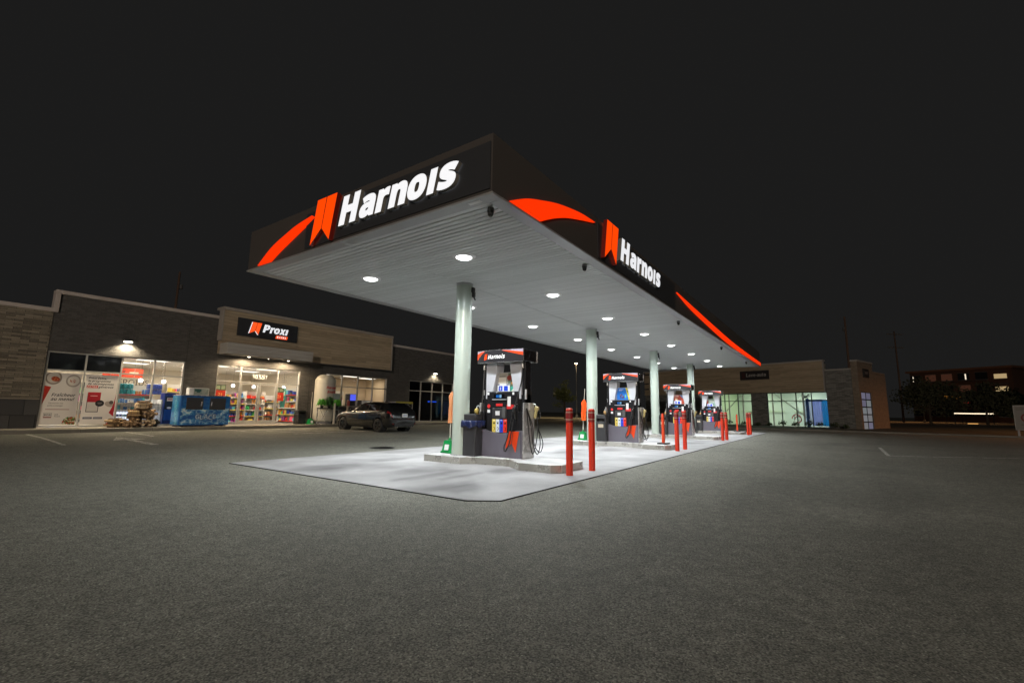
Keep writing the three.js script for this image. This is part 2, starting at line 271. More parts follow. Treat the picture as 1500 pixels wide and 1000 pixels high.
// columns
const mColumn = P(lin(0.46, 0.53, 0.46), { roughness: 0.4, clearcoat: 0.6, clearcoatRoughness: 0.12 });
const COLX = [8.5, 15.85, 23.2, 30.45], COLZ = -7.38;
COLX.forEach((x, i) => {
  const t = thing('canopy_column', `round pale green canopy column, ${ORD[i]} from the near end`, 'column', [x, 0.16, COLZ], 0, 'canopy columns');
  mesh('shaft', cyl(0.2, 0.2, CY0 - 0.18 - 0.02, 40, 0, 0.02), mColumn, t);
  mesh('base_plate', cyl(0.235, 0.235, 0.02, 40), mAlu, t);
  mesh('top_collar', cyl(0.215, 0.215, 0.05, 40, 0, CY0 - 0.16 - 0.02 - 0.05), mSoffits[0], t);
  mesh('bracket', [box(0.02, 0.1, 3.92, 4.04, 0.2, 0.26), box(0.03, 0.09, 3.8, 3.92, 0.215, 0.28), rod(V(0.06, 3.82, 0.24), V(0.06, 3.72, 0.3), 0.02)], mBlackPlastic, t);
});
// recessed lamps, sixteen, each with its light
const mLens = glow(1, 1, 0.97, 5);
for (let r = 0; r < 2; r++) for (let i = 0; i < 8; i++) {
  const x = 6.87 + i * 3.66, z = r ? -8.95 : -6.01;
  const t = thing('canopy_light', `round canopy light in the ${r ? 'row towards the shop' : 'row towards the open asphalt'}, ${ORD[i]} from the near end`, 'ceiling light', [x, CY0 - 0.02, z], 0, 'canopy lights');
  mesh('bezel', new THREE.LatheGeometry([[0.164, -0.002], [0.166, -0.03], [0.18, -0.034], [0.235, -0.012], [0.24, -0.001]].map(p => new THREE.Vector2(...p)), 40), mWhite, t);
  mesh('lens', new THREE.LatheGeometry([[0.001, -0.07], [0.07, -0.067], [0.13, -0.05], [0.157, -0.026], [0.16, -0.004], [0.001, -0.003]].map(p => new THREE.Vector2(...p)), 36), mLens, t);
  const l = new THREE.SpotLight(0xf4fbff, L_CANOPY, 0, 1.5, 0.6, 2); l.position.set(0, -0.04, 0); l.target.position.set(0, -3, 0); l.shadow.radius = 5; l.castShadow = true; t.add(l, l.target);
}
// small dome cameras along the open edge
[5.36, 8.66, 15.91, 23.19, 30.61].forEach((x, i) => {
  const t = thing('security_camera', `small dark dome camera under the canopy edge, ${ORD[i]} from the near corner`, 'camera', [x, CY0 - 0.02, -4.17], 0, 'canopy cameras');
  mesh('mount', cyl(0.06, 0.05, 0.05, 16, 0, -0.05), S(lin(0.18)), t); mesh('housing', cyl(0.045, 0.055, 0.05, 16, 0, -0.1), mDarkPaint, t); mesh('dome', new THREE.SphereGeometry(0.042, 16, 10).translate(0, -0.105, 0), P(lin(0.01), { roughness: 0.1 }), t);
});

// ------------------------------------------------------------ lit sign: two ribbons and seven letters
const font = await new FontLoader().loadAsync('fonts/droid/droid_sans_bold.typeface.json');
const glyph = (ch, w, h, depth, bold, shear) => {                   // one letter fitted to w x h, slanted
  let shapes;
  if (ch === 'i') shapes = [new THREE.Shape([[0, 0], [1, 0], [1, 2], [0, 2]].map(p => new THREE.Vector2(...p)))];
  else shapes = font.generateShapes(ch, 1);
  const g = new THREE.ExtrudeGeometry(shapes, { depth: 1, bevelEnabled: false, curveSegments: 8 });
  g.computeBoundingBox(); const b = g.boundingBox;
  const sx = (w - 2 * bold) / (b.max.x - b.min.x), sy = (h - 2 * bold) / (b.max.y - b.min.y);
  const map = v => new THREE.Vector2((v.x - b.min.x) * sx + bold, (v.y - b.min.y) * sy + bold);
  const fit = shapes.map(s => { const e = s.extractPoints(8), q = new THREE.Shape(e.shape.map(map)); e.holes.forEach(hh => q.holes.push(new THREE.Path(hh.map(map)))); return q; });
  const out = new THREE.ExtrudeGeometry(fit, { depth: depth - 0.002, bevelEnabled: bold > 0, bevelSize: 0.001, bevelOffset: bold - 0.001, bevelThickness: 0.002, bevelSegments: 1, steps: 1 });
  const p = out.attributes.position; for (let i = 0; i < p.count; i++) p.setX(i, p.getX(i) + shear * p.getY(i)); out.computeVertexNormals(); return out;
};
const mLetter = [new THREE.MeshStandardMaterial({ color: lin(0.6), emissive: lin(0.74, 0.76, 0.8), emissiveIntensity: 1, roughness: 0.4 }), P(lin(0.2, 0.19, 0.17), { roughness: 0.5 })];
const mRibbon = [new THREE.MeshStandardMaterial({ color: lin(0.3, 0.02, 0), emissive: lin(1, 0.06, 0.0), emissiveIntensity: 1, roughness: 0.4 }), P(lin(0.2, 0.01, 0.005), { roughness: 0.5 })];
const lettersOf = (list, y0, cap, xh, shear, depth, m, parent) => list.forEach(([ch, x, w, tall]) => { const g = glyph(ch, w, tall ? cap : xh, depth, 0.026, shear); mesh('letter', g.translate(x, y0, 0.015), m, parent); });
const HARNOIS = [['H', 0.89, 0.5, 1], ['a', 1.47, 0.41], ['r', 1.93, 0.3], ['n', 2.27, 0.41], ['o', 2.7, 0.43], ['i', 3.18, 0.155], ['s', 3.4, 0.37]];
const bigSign = (label, pos, turn) => {
  const t = thing('illuminated_sign', label, 'sign', pos, turn);
  const y = 4.36;
  mesh('ribbon', ext([[0, y], [0.17, 5.25], [0.46, 5.25], [0.345, 4.635]], 0.075, 0.004).translate(0, 0, 0.015), mRibbon, t);
  mesh('ribbon', ext([[0.365, 4.635], [0.485, 5.25], [0.8, 5.25], [0.62, y]], 0.075, 0.004).translate(0, 0, 0.015), mRibbon, t);
  lettersOf(HARNOIS, 4.55, 0.56, 0.415, 0.23, 0.075, mLetter, t);
  return t;
};
bigSign('lit white Harnois letters and red ribbons on the short canopy end', [CX0 - 0.02, 0, -8.26], -PI / 2);
bigSign('lit white Harnois letters and red ribbons on the long canopy side', [8.71, 0.05, CZ1 + 0.02], 0);

// ------------------------------------------------------------ pump islands
const mKerbPlate = [0, 1, 2].map(i => P(lin(0.42 + i * 0.05, 0.41 + i * 0.05, 0.37 + i * 0.05), { metalness: 0.55, roughness: 0.5, roughnessMap: grime }));
const mIslandTop = new THREE.MeshStandardMaterial({ color: lin(0.8), map: concMap, bumpMap: concBump, bumpScale: 0.002, roughness: 0.8 });
const ISX = COLX.map(x => x + 0.12);                                 // island centres
const islandLabels = ['raised concrete pump island nearest the camera, with dog-bone outline', 'raised concrete pump island, second along the canopy', 'raised concrete pump island, third along the canopy', 'raised concrete pump island, last along the canopy'];
ISX.forEach((x, i) => {
  const t = thing('pump_island', islandLabels[i], 'pump island', [x, 0.014, 0], 0, 'pump islands');
  const o = [[-0.62, 8.05], [-0.62, 6.95], [-0.34, 6.72], [-0.26, 5.85], [-0.64, 5.35], [-0.62, 4.62], [-0.46, 4.47], [0.46, 4.47], [0.62, 4.62], [0.64, 5.35], [0.56, 5.6], [0.56, 6.9], [0.62, 6.95], [0.62, 8.05]];
  mesh('slab', metric(new THREE.ExtrudeGeometry(new THREE.Shape(o.map(p => new THREE.Vector2(...p))), { depth: 0.146, bevelEnabled: false }).rotateX(-PI / 2)), mIslandTop, t);
  for (let k = 0; k < o.length; k++) {
    const [ax, az] = o[k], [bx, bz] = o[(k + 1) % o.length], l = Math.hypot(bx - ax, bz - az), n = Math.max(1, Math.round(l / 0.6)), a = Math.atan2(bz - az, bx - ax);
    for (let q = 0; q < n; q++) { const m = (q + 0.5) / n, g = rbox(-l / n / 2 + 0.003, l / n / 2 - 0.003, 0, 0.148, -0.008, 0.008, 0.004).rotateY(a).translate(lerp(ax, bx, m), 0, -lerp(az, bz, m)); mesh('kerb_plate', g, mKerbPlate[Math.floor(hash(k, q, i) * 3)], t); }
  }
});

// ------------------------------------------------------------ bollards, delineator posts, flags, bins
const bollTex = dataTex(256, 1024, (x, y) => { const s = vnoise(x / 5, y / 60, 701), ch = fbm(x / 9, y / 14, 711, 4), sc = vnoise(x / 40, y / 2.2, 721) > 0.93 && vnoise(x / 30, y / 90, 731) > 0.55, k = 0.85 + 0.25 * s; if (ch > 0.76) return [0.2, 0.1, 0.07]; if (sc) return [0.66, 0.2, 0.15]; return [0.7 * k, 0.035 * k, 0.008 * k]; });
const mBollard = P(lin(1), { map: bollTex, roughness: 0.42 });
const mBollardCap = P(lin(0.25, 0.008, 0.008), { roughness: 0.5 });
const mBand = P(lin(0.5, 0.42, 0.32), { roughness: 0.35 });
const bollardAt = (x, z, label, lean) => {
  const t = thing('bollard', label, 'bollard', [x, 0.014, z], rr(0, 6), 'red bollards at the island ends'); t.rotation.z = lean;
  mesh('post', new THREE.LatheGeometry([[0.001, 0], [0.066, 0], [0.066, 1.21], [0.062, 1.235], [0.05, 1.25], [0.001, 1.256]].map(p => new THREE.Vector2(...p)), 24), mBollard, t);
  mesh('sleeve', new THREE.LatheGeometry([[0.0675, 0.98], [0.069, 0.985], [0.069, 1.2], [0.0675, 1.205]].map(p => new THREE.Vector2(...p)), 24), mBollardCap, t);
  mesh('band', cyl(0.0705, 0.0705, 0.014, 24, 0, 1.165), mBand, t); mesh('band', cyl(0.0705, 0.0705, 0.014, 24, 0, 1.03), mBand, t);
};
[['nearest', 7.99, 8.94], ['second', 15.3, 16.15], ['third', 22.6, 23.4], ['last', 29.9, 30.7]].forEach(([w, a, b]) => { bollardAt(a, -4.2, `red steel bollard at the ${w} pump island, the one closer to the near canopy end`, rr(-0.01, 0.01)); bollardAt(b, -4.18, `red steel bollard at the ${w} pump island, the one farther from the near canopy end`, rr(-0.01, 0.01)); });
[[ISX[1] + 0.05, 'second'], [ISX[3] - 0.05, 'last']].forEach(([x, w]) => {
  const t = thing('delineator_post', `slim orange plastic post on a black foot on the ${w} pump island`, 'marker post', [x, 0.162, -4.85]);
  mesh('foot', rbox(-0.22, 0.22, 0, 0.045, -0.16, 0.16, 0.015), mRubber, t); mesh('post', new THREE.LatheGeometry([[0.001, 0], [0.05, 0], [0.045, 0.9], [0.03, 0.97], [0.001, 0.98]].map(p => new THREE.Vector2(...p)), 16).translate(0, 0.045, 0), P(lin(0.75, 0.06, 0.01), { roughness: 0.45 }), t);
});
const mGreen = P(lin(0.004, 0.26, 0.06), { roughness: 0.4 });
const flagAt = (x, y, z, color, label, cloth = true, turn = -PI / 2) => {
  const t = thing('banner_stand', label, 'banner stand', [x, y, z], turn);
  const g = new THREE.CylinderGeometry(0.13, 0.2, 0.3, 4, 1).rotateY(PI / 4).translate(0, 0.15, 0), base = mesh('weighted_base', [toCreasedNormals(g, 0.5), rbox(-0.16, 0.16, 0, 0.05, -0.16, 0.16, 0.02), cyl(0.03, 0.03, 0.08, 12, 0, 0.28)], mGreen, t);
  mesh('label_plate', plane(0.14, 0.14, 0.02, 0, 0).rotateX(-0.23).translate(0, 0.14, 0.129), mWhite, base);
  mesh('pole', cloth ? tube([[0, 0.05, 0], [0.01, 0.7, 0], [0.05, 1.4, 0], [0.09, 1.9, 0]], 0.012, 30) : cyl(0.014, 0.012, 1.75, 8, 0, 0.05), S(lin(0.55, 0.52, 0.45)), t);
  if (cloth) {
    const c = new THREE.CylinderGeometry(0.03, 0.115, 0.78, 36, 20, true), p = c.attributes.position;   // furled cloth, pleated
    for (let i = 0; i < p.count; i++) { const yy = p.getY(i) / 0.78 + 0.5, a = Math.atan2(p.getZ(i), p.getX(i)), env = Math.min(1, (1 - yy) * 5 + 0.25), k = (0.62 + 0.26 * Math.sin(a * 4 + yy * 3) + 0.1 * Math.sin(a * 7 - yy * 6)) * env, q = 0.115; p.setXYZ(i, Math.cos(a) * q * k + 0.025 + 0.03 * yy, 0.72 + yy * 0.78, Math.sin(a) * q * k * 0.7); }
    c.computeVertexNormals(); mesh('furled_cloth', c, new THREE.MeshStandardMaterial({ color, roughness: 0.9, side: THREE.DoubleSide }), t);
  }
};
flagAt(8.66, 0.162, -7.86, lin(0.72, 0.3, 0.13), 'green weighted stand with furled peach cloth beside the nearest column');
flagAt(15.99, 0.162, -7.83, lin(0.9, 0.1, 0.006), 'green weighted stand with furled bright orange cloth beside the second column');
const mBag = P(lin(0.012, 0.02, 0.075), { roughness: 0.4, side: THREE.DoubleSide });
ISX.forEach((x, i) => {
  const t = thing('litter_bin', ['charcoal litter bin with blue bag beside the nearest fuel pump', 'charcoal litter bin left of the second fuel pump', 'charcoal litter bin left of the third fuel pump', 'charcoal litter bin left of the last fuel pump'][i], 'bin', [x - 0.165, 0.162, -6.97], -PI / 2, 'bins beside the pumps');
  mesh('body', rbox(-0.185, 0.185, 0, 0.7, -0.135, 0.135, 0.02), mDarkPaint, t);
  mesh('lid', [rbox(-0.178, 0.178, 0.8, 0.95, -0.135, 0.125, 0.02), box(-0.175, -0.155, 0.69, 0.82, -0.13, 0.12), box(0.155, 0.175, 0.69, 0.82, -0.13, 0.12), box(-0.155, 0.155, 0.69, 0.82, -0.13, -0.11)], mDarkPaint, t);
  if (i === 0) {
    const pos = [], idx = []; const n = 64; for (let k = 0; k <= n; k++) { const a = k / n * PI * 2, c = Math.cos(a), s = Math.sin(a), q = 1 / Math.max(Math.abs(c), Math.abs(s)) ; for (let j = 0; j < 4; j++) { const w = 0.2 + [0, 0.035, 0.05, 0.04][j] + 0.014 * Math.sin(a * 9 + j) * (j > 0) + 0.01 * Math.sin(a * 17 + 2 * j); pos.push(c * q * w * 0.92, [0.79, 0.81, 0.74, 0.66][j] - 0.025 * Math.sin(a * 5 + 1) * (j === 3) + 0.012 * Math.sin(a * 11) * (j === 2), s * q * w * 0.72); } }
    for (let k = 0; k < n; k++) for (let j = 0; j < 3; j++) { const a = k * 4 + j; idx.push(a, a + 4, a + 1, a + 1, a + 4, a + 5); }
    const g = new THREE.BufferGeometry(); g.setAttribute('position', new THREE.Float32BufferAttribute(pos, 3)); g.setIndex(idx); g.computeVertexNormals(); mesh('bag', g, mBag, t);
  } else mesh('notice', plane(0.2, 0.12, 0, 0.55, 0.138), S(lin(0.5, 0.42, 0.3)), t);
});

// ------------------------------------------------------------ fuel pumps: front to local +z, world -x
const mPumpGrey = P(lin(0.14, 0.13, 0.16), { roughness: 0.35, roughnessMap: grime, clearcoat: 0.3, clearcoatRoughness: 0.3 });
const mPumpBlack = P(lin(0.016, 0.016, 0.018), { roughness: 0.35, roughnessMap: grime });
const mPost = P(lin(0.58, 0.59, 0.63), { metalness: 0.15, roughness: 0.35 });
const mSidePanel = P(lin(0.62, 0.62, 0.61), { metalness: 0.45, roughness: 0.4, roughnessMap: grime });
const valanceTex = canvasTex(1024, 208, (c, w, h) => {
  c.fillStyle = '#2b2a2d'; c.fillRect(0, 0, w, h);
  c.fillStyle = '#a79db0'; c.beginPath(); c.moveTo(0, 0); c.lineTo(200, 0); c.quadraticCurveTo(90, 12, 0, 60); c.fill(); c.beginPath(); c.moveTo(560, 0); c.lineTo(w, 0); c.lineTo(w, 62); c.quadraticCurveTo(800, 12, 560, 0); c.fill();
  c.fillStyle = '#e8481c'; c.beginPath(); c.moveTo(0, 45); c.quadraticCurveTo(90, 12, 205, 4); c.quadraticCurveTo(90, 60, 0, 160); c.fill(); c.beginPath(); c.moveTo(600, 6); c.quadraticCurveTo(800, 24, w, 50); c.lineTo(w, 108); c.quadraticCurveTo(800, 60, 600, 10); c.fill();
  c.fillStyle = '#ff4a12'; c.beginPath(); c.moveTo(200, 58); c.lineTo(255, 58); c.lineTo(243, 140); c.lineTo(215, 160); c.lineTo(180, 168); c.fill(); 
  c.fillStyle = '#e03a08'; c.beginPath(); c.moveTo(225, 58); c.lineTo(258, 58); c.lineTo(240, 168); c.lineTo(222, 128); c.fill();
  c.fillStyle = '#ffffff'; c.font = 'italic bold 104px sans-serif'; c.fillText('Harnois', 268, 150);
});
const mValance = new THREE.MeshStandardMaterial({ map: valanceTex, roughness: 0.3, emissive: 0xffffff, emissiveMap: valanceTex, emissiveIntensity: 0.22 });
const gradeTex = canvasTex(256, 160, (c, w, h) => {
  [['#d9c35a', 0], ['#cfd6dd', 64], ['#2747c8', 128], ['#e0341c', 192]].forEach(([f, x]) => { c.fillStyle = f; c.fillRect(x + 1, 0, 62, h); c.fillStyle = '#18181a'; c.fillRect(x + 20, 40, 28, 22); c.beginPath(); c.arc(x + 30, 118, 17, -1.7, 1.7); c.lineWidth = 9; c.strokeStyle = '#18181a'; c.stroke(); c.fillStyle = 'rgba(255,255,255,.7)'; c.fillRect(x + 10, 12, 44, 8); });
});
const displayTex = canvasTex(256, 64, (c, w, h) => { c.fillStyle = '#0c0e14'; c.fillRect(0, 0, w, h); c.fillStyle = '#2a7fe0'; c.fillRect(52, 10, 78, 44); c.fillStyle = '#9fd4ff'; c.fillRect(136, 8, 46, 48); c.fillStyle = '#14335e'; c.fillRect(60, 26, 60, 5); c.fillRect(144, 26, 26, 5); });
const cardTex = canvasTex(256, 128, (c, w, h) => { c.fillStyle = '#eef0f4'; c.fillRect(0, 0, w, h); c.fillStyle = '#1747d8'; c.fillRect(30, 34, 76, 84); c.fillRect(136, 34, 82, 84); c.fillStyle = '#fff'; c.fillRect(56, 52, 16, 50); c.fillStyle = '#10245c'; c.fillRect(0, 0, 40, 20); c.fillRect(190, 4, 66, 16); });
const posters = [
  canvasTex(256, 256, (c, w, h) => { c.fillStyle = '#a9a69b'; c.fillRect(0, 0, 150, h); c.fillStyle = '#5d6a55'; c.fillRect(150, 0, 106, h); c.fillStyle = '#e6e2d6'; c.fillRect(10, 60, 110, 90); c.fillStyle = '#3b3a36'; c.font = 'bold 26px sans-serif'; c.fillRect(14, 44, 96, 8); c.fillStyle = '#8f3a30'; c.beginPath(); c.arc(168, 70, 36, 0, 7); c.fill(); c.fillStyle = '#c58a4a'; c.fillRect(190, 130, 50, 30); c.fillStyle = '#3fae9a'; c.fillRect(160, 190, 96, 66); c.fillStyle = '#e4e0d0'; c.beginPath(); c.moveTo(190, 256); c.lineTo(256, 190); c.lineTo(256, 256); c.fill(); }),
  canvasTex(256, 256, (c, w, h) => { c.fillStyle = '#1572cf'; c.fillRect(0, 0, w, h); c.fillStyle = '#e3d53a'; c.beginPath(); c.moveTo(168, 0); c.lineTo(256, 0); c.lineTo(256, 256); c.lineTo(226, 256); c.fill(); c.fillStyle = '#8c7a20'; c.beginPath(); c.arc(222, 70, 26, 0, 7); c.fill(); c.fillStyle = '#efe58c'; c.fillRect(222, 160, 30, 40); c.fillStyle = '#5c2e18'; for (const [x, y] of [[60, 150], [84, 130], [108, 155], [70, 185], [100, 190], [122, 185]]) { c.fillRect(x, y, 18, 40); } c.fillStyle = '#d8a060'; c.fillRect(66, 140, 10, 12); c.fillRect(104, 176, 12, 10); c.fillStyle = '#7fc64c'; c.fillRect(160, 150, 18, 60); c.fillStyle = '#e8e8f0'; c.fillRect(40, 30, 90, 10); c.fillRect(40, 50, 60, 8); }),
  canvasTex(256, 256, (c, w, h) => { c.fillStyle = '#b5472f'; c.fillRect(0, 0, w, h); c.fillStyle = '#5b86b8'; c.beginPath(); c.moveTo(140, 0); c.lineTo(256, 0); c.lineTo(256, 140); c.fill(); c.fillStyle = '#e9c9a8'; c.fillRect(30, 90, 60, 70); c.fillStyle = '#7c1f18'; c.fillRect(100, 120, 70, 80); c.fillStyle = '#e8e4da'; c.fillRect(20, 30, 100, 14); }),
  canvasTex(256, 256, (c, w, h) => { c.fillStyle = '#8fae9c'; c.fillRect(0, 0, w, h); c.fillStyle = '#b04030'; c.fillRect(0, 20, 46, 236); c.fillStyle = '#d8e4da'; c.fillRect(70, 40, 150, 90); c.fillStyle = '#3d6f66'; c.fillRect(90, 150, 110, 70); }),
].map(t => new THREE.MeshStandardMaterial({ map: t, roughness: 0.5 }));
const mGrade = new THREE.MeshStandardMaterial({ map: gradeTex, roughness: 0.35 });
const mDisplay = new THREE.MeshStandardMaterial({ color: 0x000000, emissive: 0xffffff, emissiveMap: displayTex, emissiveIntensity: 0.75, roughness: 0.2 });
const mCard = new THREE.MeshStandardMaterial({ map: cardTex, roughness: 0.4 });
const mRedLabel = P(lin(0.62, 0.02, 0.02)), mOrange = P(lin(0.72, 0.055, 0.006), { roughness: 0.35 });
const nozzle = (parent, color, x, y, z, ry, tilt) => {               // grip, guard, spout
  const o = new THREE.Group(), m = P(color, { roughness: 0.45 });
  o.name = 'nozzle'; o.position.set(x, y, z); o.rotation.set(tilt, ry, 0, 'YXZ'); parent.add(o);
  mesh('grip', [new THREE.CapsuleGeometry(0.034, 0.16, 6, 14).translate(0, 0, 0), rbox(-0.04, 0.04, 0.06, 0.17, -0.05, 0.055, 0.03)], m, o);
  mesh('lever_guard', tube([[0, 0.08, 0.05], [0, 0.05, 0.11], [0, -0.07, 0.115], [0, -0.12, 0.03]], 0.011, 20, 6), mBlackPlastic, o);
  mesh('spout', tube([[0, 0.14, -0.02], [0, 0.2, -0.06], [0, 0.19, -0.15], [0, 0.14, -0.22]], 0.015, 20, 8), mSteel, o);
  return o;
};
const valanceGeo = (() => {                                          // bowed front
  const g = new THREE.PlaneGeometry(1.3, 0.27, 24, 1), p = g.attributes.position; for (let i = 0; i < p.count; i++) { const x = p.getX(i) / 0.65; p.setZ(i, 0.07 * (1 - x * x)); } g.computeVertexNormals(); return g;
})();
const pumpLabels = ['fuel pump nearest the camera, with yellow, blue and red grade buttons', 'fuel pump with a blue and yellow poster between its posts', 'fuel pump with a red poster between its posts, third along the canopy', 'fuel pump farthest along the canopy, smallest in view'];
ISX.forEach((ix, i) => {
  const t = thing('fuel_pump', pumpLabels[i], 'fuel pump', [ix + 0.23, 0.162, -6.295], -PI / 2, 'fuel pumps');
  const D = 0.25;                                                    // half depth
  // lower cabinet: door with dished top edge
  const door = [[-0.595, 0], [0.595, 0], [0.595, 0.6]]; for (let k = 0; k <= 20; k++) { const a = 1 - k / 10; door.push([a * 0.46, 0.6 - 0.075 * (1 - a * a) - (Math.abs(a) > 0.98 ? 0 : 0)]); } door.push([-0.595, 0.6]);
  const low = mesh('lower_cabinet', ext(door, 2 * D - 0.02, 0.006).translate(0, 0, -D + 0.01), mPumpGrey, t);
  mesh('door_seam', [box(-0.575, -0.571, 0.03, 0.58, D + 0.001, D + 0.004), box(0.571, 0.575, 0.03, 0.58, D + 0.001, D + 0.004)], mPumpBlack, low);
  mesh('red_ribbon', ext([[0.17, 0.2], [0.25, 0.585], [0.365, 0.585], [0.33, 0.32]], 0.004).translate(0, 0, D + 0.005), mOrange, t);
  mesh('red_ribbon', ext([[0.345, 0.32], [0.38, 0.585], [0.535, 0.585], [0.44, 0.13]], 0.004).translate(0, 0, D + 0.005), mOrange, t);
  mesh('side_panel', rbox(0.6, 0.625, 0.01, 1.22, -D + 0.02, D - 0.03, 0.008), mSidePanel, t); mesh('side_panel', rbox(-0.625, -0.6, 0.01, 1.22, -D + 0.02, D - 0.03, 0.008), mSidePanel, t);
  mesh('core', box(-0.58, 0.58, 0.5, 1.4, -D + 0.08, D - 0.12), mPumpBlack, t);
  // control panel, standing back from the door
  const P0 = D - 0.07, cp = mesh('control_panel', rbox(-0.45, 0.45, 0.5, 1.48, P0 - 0.1, P0, 0.03, 3), mPumpBlack, t);
  mesh('display', plane(0.3, 0.09, -0.08, 1.37, P0 + 0.003), mDisplay, cp);
  mesh('display_hood', rbox(-0.27, 0.13, 1.285, 1.3, P0, P0 + 0.03, 0.004), mPost, cp);
  mesh('card_reader', rbox(-0.26, 0.14, 0.86, 1.1, P0, P0 + 0.025, 0.012), mDarkPaint, cp);
  mesh('keypad', rbox(-0.16, -0.04, 0.93, 1.03, P0 + 0.026, P0 + 0.034, 0.004), mWhite, cp);
  mesh('terminal', rbox(0.03, 0.12, 0.88, 1.12, P0 + 0.001, P0 + 0.04, 0.008), S(lin(0.08)), cp);
  mesh('receipt_slot', rbox(0.16, 0.25, 1.14, 1.36, P0, P0 + 0.012, 0.003), mWhite, cp);
  mesh('red_label', rbox(-0.17, 0.02, 1.14, 1.2, P0, P0 + 0.006, 0.003), mRedLabel, cp); mesh('red_label', rbox(0.14, 0.33, 1.08, 1.18, P0, P0 + 0.008, 0.003), mRedLabel, cp);
  mesh('round_sticker', cyl(0.045, 0.045, 0.004, 20).rotateX(PI / 2).translate(-0.38, 1.14, P0), mRedLabel, cp); mesh('sticker', rbox(-0.42, -0.34, 0.99, 1.06, P0, P0 + 0.004, 0.001), mWhite, cp);
  mesh('sticker', rbox(-0.43, -0.37, 1.4, 1.46, P0, P0 + 0.004, 0.001), mWhite, cp); mesh('sticker', rbox(0.29, 0.34, 1.4, 1.46, P0, P0 + 0.004, 0.001), mWhite, cp);
  mesh('grade_buttons', plane(0.42, 0.3, -0.06, 0.7, P0 + 0.004), mGrade, cp);
  mesh('lower_lip', rbox(-0.4, 0.4, 0.5, 0.535, P0, P0 + 0.04, 0.012), mPumpBlack, cp);
  // posts that carry the valance
  for (const s of [-1, 1]) {
    const post = []; for (let k = 0; k <= 10; k++) { const a = k / 10; post.push([s * (0.27 + 0.06 * Math.cos(a * PI) - 0.02), 1.32 + a * 0.85]); } for (let k = 10; k >= 0; k--) post.push([s * 0.49, 1.32 + k / 10 * 0.85]); if (s > 0) post.reverse();
    mesh('post', ext(post, 0.26, 0.012).translate(0, 0, -0.13), mPost, t);
    mesh('back_post', rbox(s * 0.5, s * 0.58, 0.6, 2.15, -0.16, 0.1, 0.02), mPumpBlack, t);
    mesh('side_badge', rbox(s * 0.585, s * 0.605, 1.3, 1.52, 0.06, 0.11, 0.003), mWhite, t);
    mesh('hose_fitting', [cyl(0.022, 0.022, 0.12, 12, s * 0.55, 2.03, 0.16), cyl(0.03, 0.03, 0.03, 12, s * 0.55, 2.0, 0.16)], mSteel, t);
    mesh('nozzle_boot', rbox(s * 0.47, s * 0.6, 0.62, 1.02, D - 0.1, D - 0.01, 0.02), mPumpBlack, t);
  }
  const inf = mesh('info_panel', box(-0.26, 0.26, 1.48, 1.93, -0.05, 0.0), mPost, t); mesh('poster', plane(0.5, 0.43, 0, 1.705, 0.004), posters[i], inf);
  if (i !== 1) { const c = mesh('card_holder', box(-0.24, 0.11, 1.48, 1.66, 0.02, 0.035), mWhite, t); mesh('card', plane(0.35, 0.18, -0.065, 1.57, 0.038), mCard, c); }
  // valance
  const val = mesh('valance', [rbox(-0.65, 0.65, 2.15, 2.42, -0.33, 0.3, 0.012)], mPumpBlack, t);
  mesh('valance_front', valanceGeo.clone().translate(0, 2.285, 0.302), mValance, val);
  const lip = []; for (let k = 0; k <= 24; k++) { const x = -0.65 + k / 24 * 1.3; lip.push([x, 0.302 + 0.07 * (1 - (x / 0.65) ** 2)]); } lip.push([0.65, 0.26], [-0.65, 0.26]);
  mesh('valance_lip', [ext(lip, 0.012).rotateX(PI / 2).translate(0, 2.15, 0), ext(lip, 0.012).rotateX(PI / 2).translate(0, 2.432, 0)], mAlu, val);
  mesh('valance_end', [box(0.652, 0.66, 2.16, 2.41, -0.32, -0.29), box(0.652, 0.66, 2.16, 2.41, 0.27, 0.295)], mAlu, val);
  // hoses and nozzles
  const hz = D + 0.04;
  mesh('hose', tube([[0.55, 2.02, 0.16], [0.545, 1.7, 0.2], [0.46, 1.3, 0.25], [0.35, 0.85, 0.29], [0.24, 0.4, 0.31], [0.17, 0.24, 0.31], [0.19, 0.14, 0.31], [0.3, 0.3, 0.31], [0.36, 0.6, 0.3], [0.4, 0.84, 0.28]], 0.014, 70), mRubber, t);
  mesh('hose', tube([[-0.55, 2.02, 0.16], [-0.56, 1.6, 0.17], [-0.57, 1.1, 0.2], [-0.545, 0.5, 0.28], [-0.52, 0.2, 0.33], [-0.62, 0.1, 0.36], [-0.75, 0.22, 0.36], [-0.74, 0.5, 0.35], [-0.66, 0.78, 0.31]], 0.011, 70), i ? mRubber : S(lin(0.1), { metalness: 0.6, roughness: 0.4 }), t);
  nozzle(t, lin(0.018), 0.43, 0.96, D + 0.02, 0, 0.25);
  nozzle(t, i ? lin(0.5, 0.3, 0.12) : lin(0.6, 0.46, 0.12), i ? -0.6 : -0.62, 0.92, D + 0.06, 0.3, 0.3);
  for (const [zz, low2, d] of [[0.02, 0.1, 0.03], [-0.1, 0.08, 0.1], [-0.16, 0.12, 0.16]]) mesh('hose', tube([[0.64, 1.1, 0.12], [0.66, 0.7, zz + 0.06], [0.69, 0.25, zz], [0.73, low2, zz - d], [0.76, 0.3, zz - d - 0.07], [0.74, 0.7, -0.2], [0.7, 0.95, -0.22]], 0.011, 60), mRubber, t);
  nozzle(t, lin(0.42, 0.34, 0.14), 0.68, 0.98, -0.2, PI / 2, 0.2);
  mesh('side_badge', rbox(0.615, 0.63, 1.06, 1.22, -0.05, 0.03, 0.004), mWhite, t);
});

